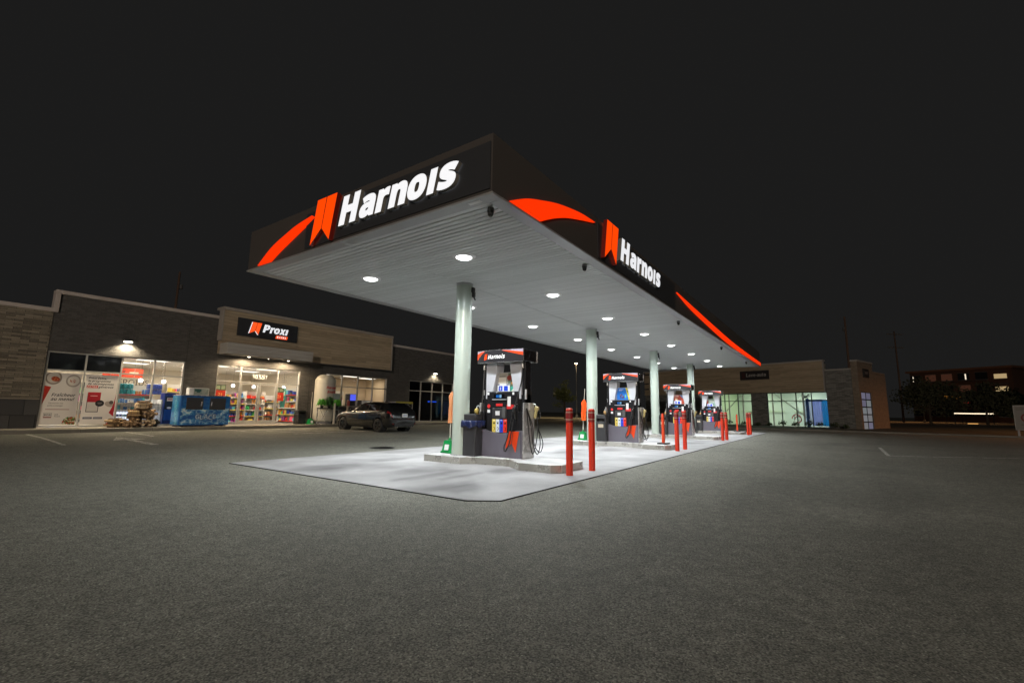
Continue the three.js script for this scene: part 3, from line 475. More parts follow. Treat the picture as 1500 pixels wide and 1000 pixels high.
// ------------------------------------------------------------ shop: pavement, walls, openings
const SW = 0.3;                                                      // top of the shop pavement
{
  const n = 16; const walk = struct('shop_pavement', box(-6, 30, -0.2, SW, -25.4, -23.55), mSidewalk, 'concrete pavement along the shop front', 'pavement');
  for (let i = 0; i < n; i++) mesh('kerb_stone', rbox(-6 + i * 2.25 + 0.006, -6 + (i + 1) * 2.25, -0.2, SW + 0.002, -23.548, -23.38, 0.02), mKerb, walk);
}
const OX = 16, OZ = -25;
const PL = [0.045, 0.055, 0.065].map(v => new THREE.MeshStandardMaterial({ color: lin(v, v * 0.98, v * 0.96), bumpMap: concBump, bumpScale: 0.01, roughness: 0.85 }));
const shop = thing('convenience_shop', 'low dark brick shop with timber sign band and lit windows', 'building', [OX, 0, OZ]);
const sb = (x0, x1, y0, y1, z0, z1) => box(x0 - OX, x1 - OX, y0, y1, z0, z1);
const srb = (x0, x1, y0, y1, z0, z1, r) => rbox(x0 - OX, x1 - OX, y0, y1, z0, z1, r);
const T = -0.3, B = 0.2;
const OPEN = [[4.33, 9.0, 0.33], [10.4, 14.77, 0.33], [16.4, 21.08, 1.32], [23.1, 27.78, 0.33]], OT = 3.28;
{
  mesh('stone_wall', sb(-5, 4.29, 1.39, 4.8, T, 0.03), mStone, shop);
  // plinth of big dark blocks
  for (let r = 0; r < 2; r++) { const off = r ? 0.33 : 0; for (let x = -5; x < 4.29; x += 0.66) { const a = Math.max(-5, x - off), b = Math.min(4.29, x + 0.66 - off); if (b - a > 0.05) mesh('plinth_block', srb(a + 0.004, b - 0.004, B + r * 0.59 + 0.004, B + (r + 1) * 0.59, T, 0.05 + 0.012 * hash(Math.round(x * 9), r, 3), 0.012), mPlinth(r, x), shop); } }
  mesh('plinth_core', sb(-5, 4.28, B, 1.385, T, 0.02), S(lin(0.02)), shop);
  mesh('cap_stone', sb(-5, 4.29, 1.388, 1.42, 0.031, 0.075), S(lin(0.3, 0.26, 0.2)), shop);
  const wall = (x0, x1, y0, y1) => mesh('brick_wall', sb(x0, x1, y0, y1, T, 0), mBrick, shop);
  wall(4.29, 10.5, OT, 5.55); wall(10.5, 20.8, OT, 5.9); wall(20.8, 28.6, OT, 5.52);
  wall(9.0, 10.4, B, OT); wall(14.77, 16.4, B, OT); wall(21.08, 23.1, B, OT); wall(27.78, 28.6, B, OT); wall(16.4, 21.08, B, 1.3); wall(4.29, 4.33, B, OT);
  for (const x of [9.02, 15.35, 16.1, 22]) mesh('control_joint', sb(x - 0.008, x + 0.008, x > 15 && x < 21 ? B : OT, x > 15 && x < 21 ? 3.7 : 5.5, 0.0005, 0.003), S(lin(0.015)), shop);
  mesh('side_wall', sb(28.3, 28.6, B, 5.52, -11, T), mBrick, shop); mesh('side_wall', sb(-5, -4.7, B, 4.8, -11, T), mStone, shop); mesh('rear_wall', sb(-5, 28.6, B, 5.4, -11.3, -11), mBrick, shop);
  mesh('roof', sb(-4.7, 28.3, 4.3, 4.5, -11, T), S(lin(0.08)), shop);
  const cap = S(lin(0.42, 0.37, 0.34), { roughness: 0.5 });
  mesh('parapet_cap', srb(-5.05, 4.42, 4.8, 4.95, T - 0.06, 0.08, 0.01), cap, shop);
  mesh('parapet_cap', srb(4.27, 4.42, 4.952, 5.548, T - 0.06, 0.08, 0.01), cap, shop);
  mesh('parapet_cap', srb(4.27, 10.2, 5.55, 5.7, T - 0.06, 0.08, 0.01), cap, shop);
  mesh('parapet_cap', srb(20.97, 28.7, 5.52, 5.67, T - 0.06, 0.08, 0.01), cap, shop);
  // timber sign band: a box 0.4 m proud, clad in boards
  mesh('band_core', sb(10.32, 20.9, 3.83, 6.0, 0.003, 0.36), S(lin(0.05)), shop);
  const n = 14, y0 = 3.8, h = (6.0 - y0) / n;
  for (let i = 0; i < n; i++) {
    let x = 10.3; while (x < 20.9) { const x2 = Math.min(20.94, x + (x === 10.3 ? rr(1.4, 3.2) : rr(2.4, 3.6))), e = 20.94 - x2 < 0.6 ? 20.94 : x2; mesh('timber_board', sb(x + 0.002, e - 0.002, y0 + i * h + 0.005, y0 + (i + 1) * h - 0.004, 0.362, 0.386 + 0.004 * rnd()), mWoods[Math.floor(rnd() * 3)], shop); x = e; }
    mesh('timber_board', sb(10.29, 10.318, y0 + i * h + 0.005, y0 + (i + 1) * h - 0.004, 0.004, 0.384), mWoods[i % 3], shop);
  }
  mesh('parapet_cap', [srb(10.22, 21.02, 6.0, 6.14, -0.3, 0.46, 0.01), srb(20.945, 21.02, 3.78, 5.998, 0.003, 0.44, 0.01), srb(10.22, 10.285, 4.45, 5.998, 0.003, 0.42, 0.01)], S(lin(0.3, 0.27, 0.24), { roughness: 0.5 }), shop);
  mesh('band_soffit', sb(10.3, 20.94, 3.76, 3.795, 0.003, 0.38), S(lin(0.06)), shop);
  // awning over the door
  const aw = mesh('awning', sb(10.28, 14.68, 3.76, 4.3, 0.388, 1.17), S(lin(0.06)), shop), mAw = S(lin(0.4, 0.38, 0.35), { roughness: 0.5 });
  for (let i = 0; i < 3; i++) { mesh('awning_panel', srb(10.26, 14.7, 3.75 + i * 0.18 + 0.003, 3.75 + (i + 1) * 0.18 - 0.003, 1.172, 1.2 + 0.012 * i, 0.006), mAw, aw); mesh('awning_panel', srb(10.235, 10.275, 3.75 + i * 0.18 + 0.003, 3.75 + (i + 1) * 0.18 - 0.003, 0.39, 1.168, 0.006), mAw, aw); }
}
function mPlinth(r, x) { return PL[Math.floor(hash(Math.round(x * 7), r, 5) * 3)]; }
// awning downlights
[[11.6, 0.06, 24], [13.7, 0.06, 24], [12.6, 0.025, 2]].forEach(([x, r, k], i) => {
  const t = thing('downlight', ['round downlight under the awning, on the ice chest side', 'round downlight under the awning, on the bin side', 'tiny lamp under the middle of the awning'][i], 'lamp', [x, 3.757, OZ + 0.5]);
  mesh('ring', new THREE.TorusGeometry(r + 0.012, 0.012, 8, 24).rotateX(PI / 2), mWhite, t); mesh('lens', cyl(r, r * 0.7, -0.001 + 0.03, 20, 0, -0.03), glow(1, 0.87, 0.66, 8), t);
  const l = new THREE.SpotLight(0xffe2b8, k, 0, 1.5, 0.3, 2); l.position.set(0, -0.02, 0); l.target.position.set(0, -2, 0); l.shadow.radius = 2; l.castShadow = true; t.add(l, l.target);
});
// wall packs
[[6.72, 'wall lamp above the windows with menu posters'], [25.58, 'wall lamp above the dark unlit windows']].forEach(([x, lab], i) => {
  const t = thing('wall_lamp', lab, 'lamp', [x, 3.92, OZ], 0, 'shop wall lamps');
  mesh('housing', [rbox(-0.17, 0.17, 0.02, 0.14, 0.001, 0.2, 0.02)], mDarkPaint, t); mesh('lens', rbox(-0.14, 0.14, -0.03, 0.018, 0.04, 0.18, 0.012), glow(1, 0.93, 0.78, 8), t);
  const l = new THREE.SpotLight(0xffecc8, i ? 20 : 38, 0, 1.25, 0.35, 2); l.position.set(0, -0.005, 0.11); l.target.position.set(0, -2, 0.32); l.shadow.radius = 4; l.castShadow = true; t.add(l, l.target);
});
// windows: frames, mullions, panes
const mFilm = P(lin(0.012, 0.014, 0.016), { roughness: 0.06 });
const windowIn = (parent, name, x0, x1, y0, y1, cols, tran, paneMat, frame = mAluFrame, w = 0.055, d0 = -0.16, d1 = -0.05) => {
  const o = new THREE.Group(); o.name = name; parent.add(o);
  mesh('frame', [sb(x0, x1, y1 - w, y1, d0, d1), sb(x0, x1, y0, y0 + w, d0, d1), sb(x0, x0 + w, y0 + w, y1 - w, d0, d1), sb(x1 - w, x1, y0 + w, y1 - w, d0, d1)], frame, o);
  const xs = Array.isArray(cols) ? cols : Array.from({ length: cols - 1 }, (_, i) => lerp(x0, x1, (i + 1) / cols));
  xs.forEach(x => mesh('mullion', sb(x - w / 2, x + w / 2, y0 + w, y1 - w, d0, d1 + 0.002), frame, o));
  const e = [x0, ...xs, x1];
  for (let i = 0; i + 1 < e.length; i++) {
    const a = e[i] + (i ? w / 2 : w), b = e[i + 1] - (i + 2 < e.length ? w / 2 : w);
    if (tran) mesh('transom', sb(a, b, tran - w / 2, tran + w / 2, d0, d1), frame, o);
    const spans = tran ? [[y0 + w, tran - w / 2], [tran + w / 2, y1 - w]] : [[y0 + w, y1 - w]];
    spans.forEach(([c, d], k) => mesh('pane', new THREE.PlaneGeometry(b - a, d - c).translate((a + b) / 2 - OX, (c + d) / 2, (d0 + d1) / 2), paneMat(i, k), o));
  }
  return o;
};
windowIn(shop, 'window', 4.33, 9.0, 0.33, OT, 4, 2.55, (i, k) => i < 2 && k ? mFilm : mGlass);
windowIn(shop, 'window', 16.4, 21.08, 1.32, OT, 4, 2.54, () => mGlass, P(lin(0.3, 0.28, 0.25), { metalness: 0.5, roughness: 0.45 }));
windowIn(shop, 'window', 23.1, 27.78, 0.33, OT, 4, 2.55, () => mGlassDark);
const ent = windowIn(shop, 'entrance', 10.4, 14.77, 0.33, OT, [11.57, 13.52], 2.48, () => mGlass);
for (const [a, b, s] of [[11.6, 12.53, 1], [12.56, 13.49, -1]]) {      // door leaves
  const w = 0.075; mesh('door_leaf', [sb(a, a + w, 0.345, 2.44, -0.13, -0.06), sb(b - w, b, 0.345, 2.44, -0.13, -0.06), sb(a + w, b - w, 2.36, 2.44, -0.13, -0.06), sb(a + w, b - w, 0.345, 0.53, -0.13, -0.06)], mAluFrame, ent);
  const hx = s > 0 ? b - 0.12 : a + 0.12; mesh('door_handle', [rod(V(hx - OX, 1.2, 0), V(hx - OX, 1.7, 0), 0.014), rod(V(hx - OX, 1.25, -0.06), V(hx - OX, 1.25, 0), 0.01), rod(V(hx - OX, 1.65, -0.06), V(hx - OX, 1.65, 0), 0.01), sb(a + w, b - w, 1.43, 1.47, -0.05, -0.03)], mAlu, ent);
}
{ // house number on the glass over the door
  const g = []; let x = 12.17; for (const ch of '10551') { const w = ch === '1' ? 0.08 : 0.15; g.push(glyph(ch, w, 0.23, 0.006, 0.004, 0).translate(x - OX, 2.68, -0.098)); x += w + 0.035; }
  mesh('house_number', g, mWhite, ent);
}
// posters on the first two windows
const menuTex = canvasTex(512, 900, (c, w, h) => {
  c.fillStyle = '#e2dbd3'; c.fillRect(0, 0, w, h);
  const g = (x, y, r, a, b2) => { c.fillStyle = a; c.beginPath(); c.arc(x, y, r, 0, 7); c.fill(); c.fillStyle = b2; c.beginPath(); c.arc(x, y, r * 0.78, 0, 7); c.fill(); };
  g(110, 90, 118, '#8e8276', '#c9c1b6'); c.fillStyle = '#8c2c18'; c.beginPath(); c.ellipse(140, 110, 62, 44, 0.2, 0, 7); c.fill(); c.fillStyle = '#c06a3c'; for (let i = 0; i < 24; i++) { c.beginPath(); c.arc(90 + 100 * hash(i, 1, 1), 80 + 60 * hash(i, 2, 1), 8, 0, 7); c.fill(); }
  g(400, 130, 110, '#a39a90', '#d6d0c6'); c.strokeStyle = '#a8563a'; c.lineWidth = 9; for (let i = 0; i < 9; i++) { c.beginPath(); c.moveTo(350 + 90 * hash(i, 3, 1), 90 + 70 * hash(i, 4, 1)); c.lineTo(350 + 90 * hash(i, 5, 1), 100 + 80 * hash(i, 6, 1)); c.stroke(); }
  c.fillStyle = '#b02c18'; c.beginPath(); c.moveTo(0, 230); c.lineTo(96, 250); c.lineTo(0, 560); c.fill();
  c.fillStyle = '#201c1a'; c.font = 'italic bold 74px sans-serif'; c.fillText('Fraîcheur', 110, 410); c.fillText('au menu!', 110, 482);
  c.font = '32px sans-serif'; c.fillStyle = '#4a443f'; c.fillText('Découvrez nos', 90, 540); c.fillText('prêts-à-manger', 80, 582); c.fillStyle = '#8c2c18'; c.fillRect(60, 632, 340, 9);
  c.strokeStyle = '#3a3633'; c.lineWidth = 4; c.strokeRect(50, 700, 110, 66); c.fillStyle = '#201c1a'; c.font = 'bold 44px sans-serif'; c.fillText('BON', 56, 748); c.fillStyle = '#8c2c18'; c.fillRect(50, 766, 110, 16); c.fillStyle = '#201c1a'; c.font = '30px sans-serif'; c.fillText('SUR', 200, 735); c.fillText('PLACE', 200, 768);
  for (let i = 0; i < 260; i++) { const x = 330 + 190 * hash(i, 7, 1), y = 775 + 130 * hash(i, 8, 1); if ((x - 440) ** 2 / 12000 + (y - 860) ** 2 / 8000 < 1) { c.fillStyle = ['#3f6d2a', '#7aa23e', '#b8331e', '#d9cdb8', '#7a4a24'][i % 5]; c.beginPath(); c.arc(x, y, 13, 0, 7); c.fill(); } }
});
const clubTex = canvasTex(512, 900, (c, w, h) => {
  c.fillStyle = '#e6e0da'; c.fillRect(0, 0, w, h); c.fillStyle = '#1f1c1b'; c.font = 'italic bold 52px sans-serif'; ['Proxi Extra,', 'le programme', 'de récompenses'].forEach((s, i) => c.fillText(s, 40, 80 + i * 52)); c.fillStyle = '#c7261c'; c.fillRect(32, 196, 176, 48); c.fillStyle = '#e8d8d0'; c.fillText('EXTRA', 36, 238); c.fillStyle = '#1f1c1b'; c.fillText('généreux', 214, 238);
  c.fillStyle = '#2a2626'; c.fillRect(66, 330, 190, 350); c.fillStyle = '#d2cbc4'; c.fillRect(76, 342, 170, 326); c.fillStyle = '#b5202a'; c.fillRect(70, 320, 200, 180); c.fillStyle = '#e8c0b8'; c.fillRect(110, 380, 110, 12); c.fillStyle = '#232021'; c.beginPath(); c.ellipse(268, 520, 70, 58, 0, 0, 7); c.fill(); c.fillStyle = '#8b8683'; c.fillRect(232, 505, 74, 10); c.fillRect(238, 526, 60, 8);
  c.fillStyle = '#b3a79b'; c.beginPath(); c.ellipse(420, 530, 74, 50, 0.3, 0, 7); c.fill(); c.fillStyle = '#57504a'; c.beginPath(); c.arc(450, 500, 34, 0, 7); c.fill();
  c.fillStyle = '#b4222c'; c.beginPath(); c.moveTo(512, 320); c.lineTo(512, 760); c.lineTo(430, 690); c.quadraticCurveTo(500, 560, 512, 320); c.fill(); c.beginPath(); c.moveTo(512, 780); c.lineTo(512, 900); c.lineTo(400, 900); c.fill();
  c.fillStyle = '#4b5470'; c.fillRect(40, 770, 140, 34); c.fillRect(200, 770, 140, 34); c.fillStyle = '#c4bdb6'; c.fillRect(56, 784, 104, 8); c.fillRect(214, 784, 112, 8);
});
[[4.36, 5.46, menuTex, 'window poster of bowls and salad with the words Fraîcheur au menu!'], [5.53, 6.64, clubTex, 'window poster with red phone screen and lines of black text']].forEach(([a, b, tx, lab]) => { const t = thing('window_poster', lab, 'poster', [(a + b) / 2, 0.42, OZ - 0.085]); mesh('sheet', box(-(b - a) / 2 + 0.03, (b - a) / 2 - 0.03, 0, 2.02, -0.006, -0.002), mWhite, t); mesh('print', plane(b - a - 0.06, 2.02, 0, 1.01, 0), new THREE.MeshStandardMaterial({ map: tx, roughness: 0.35 }), t); });
// lit fascia sign
{
  const t = thing('shop_sign', 'black sign panel with lit Proxi letters and red ribbons on timber band', 'sign', [10.93, 4.79, OZ + 0.4]);
  mesh('panel', rbox(0, 3.16, 0, 0.92, 0, 0.1, 0.01), mBacking, t);
  const m1 = [new THREE.MeshStandardMaterial({ color: lin(0.3, 0.02, 0), emissive: lin(1, 0.1, 0.015), emissiveIntensity: 1, roughness: 0.4 }), mRibbon[1]];
  mesh('ribbon', ext([[0.55, 0.17], [0.7, 0.78], [0.92, 0.78], [0.83, 0.33]], 0.03).translate(0, 0, 0.101), m1, t); mesh('ribbon', ext([[0.85, 0.33], [0.94, 0.78], [1.16, 0.78], [1.0, 0.15]], 0.03).translate(0, 0, 0.101), m1, t);
  mesh('ribbon_outline', [ext([[0.51, 0.17], [0.66, 0.78], [0.69, 0.78], [0.54, 0.17]], 0.028).translate(0, 0, 0.101), ext([[0.83, 0.325], [0.85, 0.325], [1.0, 0.14], [0.975, 0.14]], 0.034).translate(0, 0, 0.101)], mLetter[0], t);
  [['P', 1.22, 0.32, 0.42], ['r', 1.58, 0.21, 0.32], ['o', 1.79, 0.3, 0.32], ['x', 2.1, 0.31, 0.32], ['i', 2.43, 0.11, 0.32]].forEach(([ch, x, w, h]) => mesh('letter', glyph(ch, w, h, 0.03, 0.012, 0.22).translate(x, 0.32, 0.101), mLetter, t));
  mesh('red_tag', ext([[1.92, 0.08], [1.97, 0.25], [2.62, 0.25], [2.57, 0.08]], 0.02).translate(0, 0, 0.101), m1, t);
  [...'EXTRA'].forEach((ch, i) => mesh('letter', glyph(ch, 0.08, 0.1, 0.008, 0.003, 0.2).translate(2.0 + i * 0.105, 0.115, 0.1215), mLetter, t));
}

// ------------------------------------------------------------ inside the shop
const mWarmWall = S(lin(0.68, 0.62, 0.52), { roughness: 0.8 }), mBeige = S(lin(0.5, 0.4, 0.28), { roughness: 0.8 }), mFloor = P(lin(0.42, 0.4, 0.36), { roughness: 0.3 }), mCeil = S(lin(0.75, 0.72, 0.66), { roughness: 0.9 });
{
  const r = (n, g, m) => mesh(n, g, m, shop);
  r('shop_floor', sb(4.2, 22.4, 0.16, 0.3, -8.6, -0.302), mFloor); r('shop_ceiling', sb(4.2, 22.4, 3.36, 3.44, -8.6, -0.302), mCeil); r('inner_wall', sb(4.2, 22.4, 0.3, 3.36, -8.7, -8.6), mWarmWall); r('inner_wall', sb(4.1, 4.2, 0.3, 3.36, -8.6, -0.302), mWarmWall); r('inner_wall', sb(22.4, 22.5, 0.3, 3.36, -8.6, -0.302), mBeige);
  r('partition', sb(16.2, 16.3, 0.3, 3.36, -8.6, -0.302), mWarmWall);
  r('partition', sb(16.3, 22.4, 0.3, 3.36, -4.1, -4.0), mBeige);
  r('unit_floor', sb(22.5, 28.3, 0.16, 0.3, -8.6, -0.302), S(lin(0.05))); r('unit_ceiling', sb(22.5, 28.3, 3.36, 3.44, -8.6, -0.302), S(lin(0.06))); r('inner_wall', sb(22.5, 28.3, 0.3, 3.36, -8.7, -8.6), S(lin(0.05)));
}
let ci = 0;
for (const [x, z] of [[5.6, -1.5], [8.2, -1.5], [11, -1.6], [13.8, -1.6], [5.6, -4.2], [8.2, -4.2], [11, -4.2], [13.8, -4.2], [7, -7], [12, -7], [17, -1.6], [19.3, -1.6], [21.2, -2.4]]) {
  const t = thing('ceiling_panel_light', `flat bright ceiling panel inside the shop, ${['first', 'second', 'third', 'fourth'][ci % 4]} in the ${['row by the windows', 'middle row', 'row by the coolers', 'coffee corner'][ci < 4 ? 0 : ci < 8 ? 1 : ci < 10 ? 2 : 3]}`, 'ceiling light', [x, 3.36, OZ + z], 0, 'shop ceiling panels'); ci++;
  mesh('frame', box(-0.63, 0.63, -0.03, -0.001, -0.33, 0.33), mWhite, t); mesh('diffuser', box(-0.6, 0.6, -0.035, -0.031, -0.3, 0.3), glow(1, 0.93, 0.8, 2.2), t);
  const l = new THREE.RectAreaLight(0xfff0d6, ci > 10 ? L_STORE * 0.6 : L_STORE, 1.2, 0.6); l.position.set(0, -0.04, 0); l.rotation.x = -PI / 2; t.add(l);
}
// goods: many small boxes, cans and bags on shelves
const GOODS = [[0.6, 0.05, 0.03], [0.7, 0.3, 0.03], [0.7, 0.55, 0.08], [0.05, 0.2, 0.55], [0.75, 0.72, 0.66], [0.04, 0.35, 0.12], [0.35, 0.06, 0.3], [0.1, 0.45, 0.55], [0.5, 0.25, 0.1], [0.03, 0.06, 0.3], [0.75, 0.1, 0.2], [0.12, 0.1, 0.09]].map(c => P(lin(...c), { roughness: 0.35 }));
const goodsRow = (parent, x0, x1, y, z, hMin, hMax, depth, pal, wMin = 0.07, wMax = 0.16) => {
  const by = new Map(); let x = x0; while (x < x1 - 0.04) { const w = Math.min(rr(wMin, wMax), x1 - x), h = rr(hMin, hMax), m = pick(pal), k = 1 + Math.floor(rnd() * 2); for (let q = 0; q < k && x + w <= x1; q++) { const g = rnd() < 0.45 ? cyl(w * 0.42, w * 0.4, h, 8, x + w / 2, y, z) : rbox(x + 0.005, x + w - 0.005, y, y + h, z - depth / 2, z + depth / 2, 0.012, 1); if (!by.has(m)) by.set(m, []); by.get(m).push(g); x += w; } }
  for (const [m, g] of by) mesh('goods', g, m, parent).userData.kind = 'stuff';
};
const mShelf = S(lin(0.62, 0.6, 0.56), { roughness: 0.5 });
const shelving = (label, x, z, w, h, n, pal, turn = 0, hg = [0.1, 0.24]) => {
  const t = thing('shelf_unit', label, 'shelf', [x, SW, OZ + z], turn, 'shop shelves');
  mesh('back_panel', box(-w / 2, w / 2, 0, h, -0.24, -0.21), mShelf, t); for (const s of [-1, 1]) mesh('upright', box(s * w / 2, s * (w / 2 + 0.03), 0, h, -0.24, 0.16), mShelf, t);
  for (let i = 0; i < n; i++) { const y = 0.08 + i * (h - 0.12) / n; const sh = mesh('shelf', box(-w / 2, w / 2, y, y + 0.025, -0.2, 0.18), mShelf, t); mesh('price_strip', box(-w / 2, w / 2, y - 0.008, y + 0.033, 0.182, 0.19), pick([mWhite, mRedLabel, GOODS[2]]), sh); goodsRow(t, -w / 2 + 0.02, w / 2 - 0.02, y + 0.027, 0.02, hg[0], Math.min(hg[1], (h - 0.12) / n - 0.06), 0.2, pal); }
  return t;
};
shelving('shelf of bright snack packets behind the hinged left shop door', 12.0, -1.5, 0.98, 1.75, 5, GOODS);
shelving('shelf of bright cans behind the right shop door', 13.02, -1.45, 0.98, 1.75, 5, GOODS);
shelving('pale shelf of cartons beside the door window near the ice chest', 10.9, -2.6, 0.9, 2.0, 5, [GOODS[4], GOODS[8], GOODS[2], GOODS[0]]);
shelving('shelf of dark drinks behind the window near the bin', 14.35, -2.3, 0.9, 1.6, 4, [GOODS[0], GOODS[8], GOODS[11], GOODS[4]]);
shelving('tall shelf of boxes along the inner partition beyond the bin', 15.9, -2.6, 3.4, 2.1, 5, GOODS, -PI / 2, [0.12, 0.3]);
shelving('tall shelf of wares against the back wall behind the door', 12.6, -7.9, 3.2, 2.2, 5, GOODS, 0, [0.12, 0.3]);
shelving('long shelf of green and blue wares behind the firewood window', 7.8, -3.4, 2.2, 1.9, 4, [GOODS[7], GOODS[9], GOODS[3], GOODS[5], GOODS[4], GOODS[8]], 0, [0.14, 0.32]);
shelving('shelf of coffee goods on the counter wall of the coffee corner', 17.3, -3.5, 1.8, 2.1, 4, [GOODS[4], GOODS[8], GOODS[11], GOODS[0]]);
shelving('shelf of white cups behind the coffee corner window', 19.2, -3.5, 1.6, 2.1, 4, [GOODS[4], GOODS[2], GOODS[8]]);
{ // upright drinks cooler, lit inside
  for (let i = 0; i < 3; i++) {
    const t = thing('drinks_cooler', `glass-door drinks cooler on the shop back wall, ${ORD[i]} from the stone wall side`, 'fridge', [5.4 + i * 1.5, SW, OZ - 8.2], 0, 'drinks coolers');
    mesh('cabinet', [box(-0.7, 0.7, 0, 2.1, -0.35, -0.3), box(-0.7, -0.66, 0, 2.1, -0.3, 0.3), box(0.66, 0.7, 0, 2.1, -0.3, 0.3), box(-0.66, 0.66, 2.0, 2.1, -0.3, 0.3), box(-0.66, 0.66, 0, 0.14, -0.3, 0.3)], mDarkPaint, t);
    for (let k = 0; k < 4; k++) { mesh('shelf', box(-0.66, 0.66, 0.16 + k * 0.46, 0.18 + k * 0.46, -0.28, 0.22), mWhite, t); goodsRow(t, -0.62, 0.62, 0.182 + k * 0.46, 0.1, 0.2, 0.34, 0.12, GOODS, 0.08, 0.12); }
    mesh('lamp', box(-0.64, -0.61, 0.2, 1.95, 0.2, 0.24), glow(0.85, 0.95, 1, 5), t); mesh('door_glass', plane(1.32, 1.86, 0, 1.07, 0.3), mGlass, t);
  }
  const t = thing('open_chiller', 'low open chiller with bright white lamps behind the firewood', 'fridge', [7.75, SW, OZ - 0.95]);
  mesh('cabinet', [rbox(-1.05, 0.75, 0, 0.16, -0.35, 0.3, 0.02), box(-1.05, 0.75, 0.16, 1.2, -0.35, -0.31), box(-1.05, -1.02, 0.16, 1.2, -0.31, 0.28), box(0.72, 0.75, 0.16, 1.2, -0.31, 0.28)], mWhite, t); mesh('lamp', box(-1.0, 0.7, 0.22, 0.62, -0.305, -0.295), glow(0.82, 0.88, 1, 1.3), t);
  for (let k = 0; k < 3; k++) { mesh('shelf', box(-1.0, 0.7, 0.4 + k * 0.3, 0.415 + k * 0.3, -0.28, 0.1), mWhite, t); goodsRow(t, -0.95, 0.2, 0.42 + k * 0.3, -0.1, 0.08, 0.2, 0.12, [GOODS[3], GOODS[4], GOODS[9], GOODS[7]]); }
  const gr = []; for (let x = -1.0; x <= 0.7; x += 0.1) gr.push(box(x - 0.004, x + 0.004, 0.2, 1.15, 0.3, 0.308)); for (let y = 0.25; y < 1.15; y += 0.12) gr.push(box(-1.02, 0.72, y - 0.004, y + 0.004, 0.309, 0.315)); mesh('wire_grid', gr, mAlu, t);
  const b = thing('blue_cooler', 'tall blue branded cooler at the window corner near the ice chest', 'fridge', [8.72, SW, OZ - 0.75]);
  mesh('body', rbox(-0.22, 0.22, 0, 1.5, -0.25, 0.25, 0.03), P(lin(0.01, 0.035, 0.25), { roughness: 0.3 }), b); mesh('panel', plane(0.36, 1.1, 0, 0.8, 0.253), new THREE.MeshStandardMaterial({ map: canvasTex(128, 384, (c, w, h) => { c.fillStyle = '#20262e'; c.fillRect(0, 0, w, h * 0.55); c.fillStyle = '#d8cfc4'; c.fillRect(24, 24, 80, 52); c.fillStyle = '#b03028'; c.fillRect(36, 40, 56, 14); c.fillStyle = '#2a5fc8'; c.fillRect(0, h * 0.55, w, h * 0.45); c.fillStyle = '#d8dce8'; c.beginPath(); c.ellipse(64, 185, 32, 16, 0, 0, 7); c.fill(); }), roughness: 0.3 }), b);
}
for (const [x, y, z, w, h, d, c, lab] of [[7.15, 1.95, -1.6, 0.85, 0.5, 0.3, [0.03, 0.2, 0.22], 'teal bale of wares hung behind the first clear window'], [8.4, 1.98, -1.6, 0.55, 0.48, 0.3, [0.03, 0.06, 0.25], 'dark blue bale of wares hung behind the second clear window']]) {
  const t = thing('hanging_display', lab, 'display', [x, y, OZ + z]); mesh('goods', Array.from({ length: 14 }, (_, i) => rbox(-w / 2 + (i % 7) * w / 7 + 0.004, -w / 2 + (i % 7 + 1) * w / 7, Math.floor(i / 7) * h / 2 - h / 2, Math.floor(i / 7) * h / 2 - 0.01, -d / 2, d / 2 + rr(-0.04, 0.04), 0.03)), P(lin(...c), { roughness: 0.4 }), t).userData.kind = 'stuff'; mesh('hanger', [rod(V(-w / 2, h / 2, 0), V(-w / 2, 3.36 - y, 0), 0.008), rod(V(w / 2, h / 2, 0), V(w / 2, 3.36 - y, 0), 0.008), rod(V(-w / 2, h / 2, 0), V(w / 2, h / 2, 0), 0.012)], mAlu, t);
}
const promo = (label, x, y, z, w, h, tex, turn = 0) => { const t = thing('hanging_placard', label, 'placard', [x, y, OZ + z], turn); mesh('board', box(-w / 2, w / 2, -h / 2, h / 2, -0.012, 0), mWhite, t); mesh('print', plane(w, h, 0, 0, 0.002), new THREE.MeshStandardMaterial({ map: tex, roughness: 0.5 }), t); mesh('hanger', [rod(V(-w * 0.4, h / 2, -0.006), V(-w * 0.4, 3.36 - y, -0.006), 0.004, 5), rod(V(w * 0.4, h / 2, -0.006), V(w * 0.4, 3.36 - y, -0.006), 0.004, 5)], mAlu, t); return t; };
const redTex = canvasTex(128, 192, (c, w, h) => { c.fillStyle = '#3f4a3c'; c.fillRect(0, 0, w, 74); c.fillStyle = '#7d8a70'; c.fillRect(12, 14, 46, 46); c.fillRect(72, 14, 46, 46); c.fillStyle = '#c0301a'; c.fillRect(0, 74, w, h - 74); c.fillStyle = '#e8a060'; c.font = 'bold 64px sans-serif'; c.fillText('2', 34, 154); c.fillRect(76, 110, 12, 40); });
promo('red price placard with dark pictures inside the door window near the ice chest', 10.95, 1.95, -0.75, 0.5, 0.75, redTex); promo('red price placard inside the door window near the bin', 14.0, 1.95, -0.7, 0.52, 0.75, redTex);
promo('long red sign with black letters hung behind the firewood window', 7.35, 2.72, -2.3, 1.5, 0.42, canvasTex(384, 108, (c, w, h) => { c.fillStyle = '#d2401f'; c.fillRect(0, 0, w, h); c.fillStyle = '#2c1512'; c.font = 'bold 66px sans-serif'; c.fillText('IBUAT', 20, 78); c.fillStyle = '#e8b8a0'; c.fillRect(250, 40, 90, 24); }));
promo('grey header board reading FROIDS above the coolers', 9.4, 2.5, -7.6, 2.6, 0.5, canvasTex(512, 100, (c, w, h) => { c.fillStyle = '#cfc6b6'; c.fillRect(0, 0, w, h); c.fillStyle = '#35322e'; c.font = '86px sans-serif'; c.fillText('FROIDS', 90, 82); }));
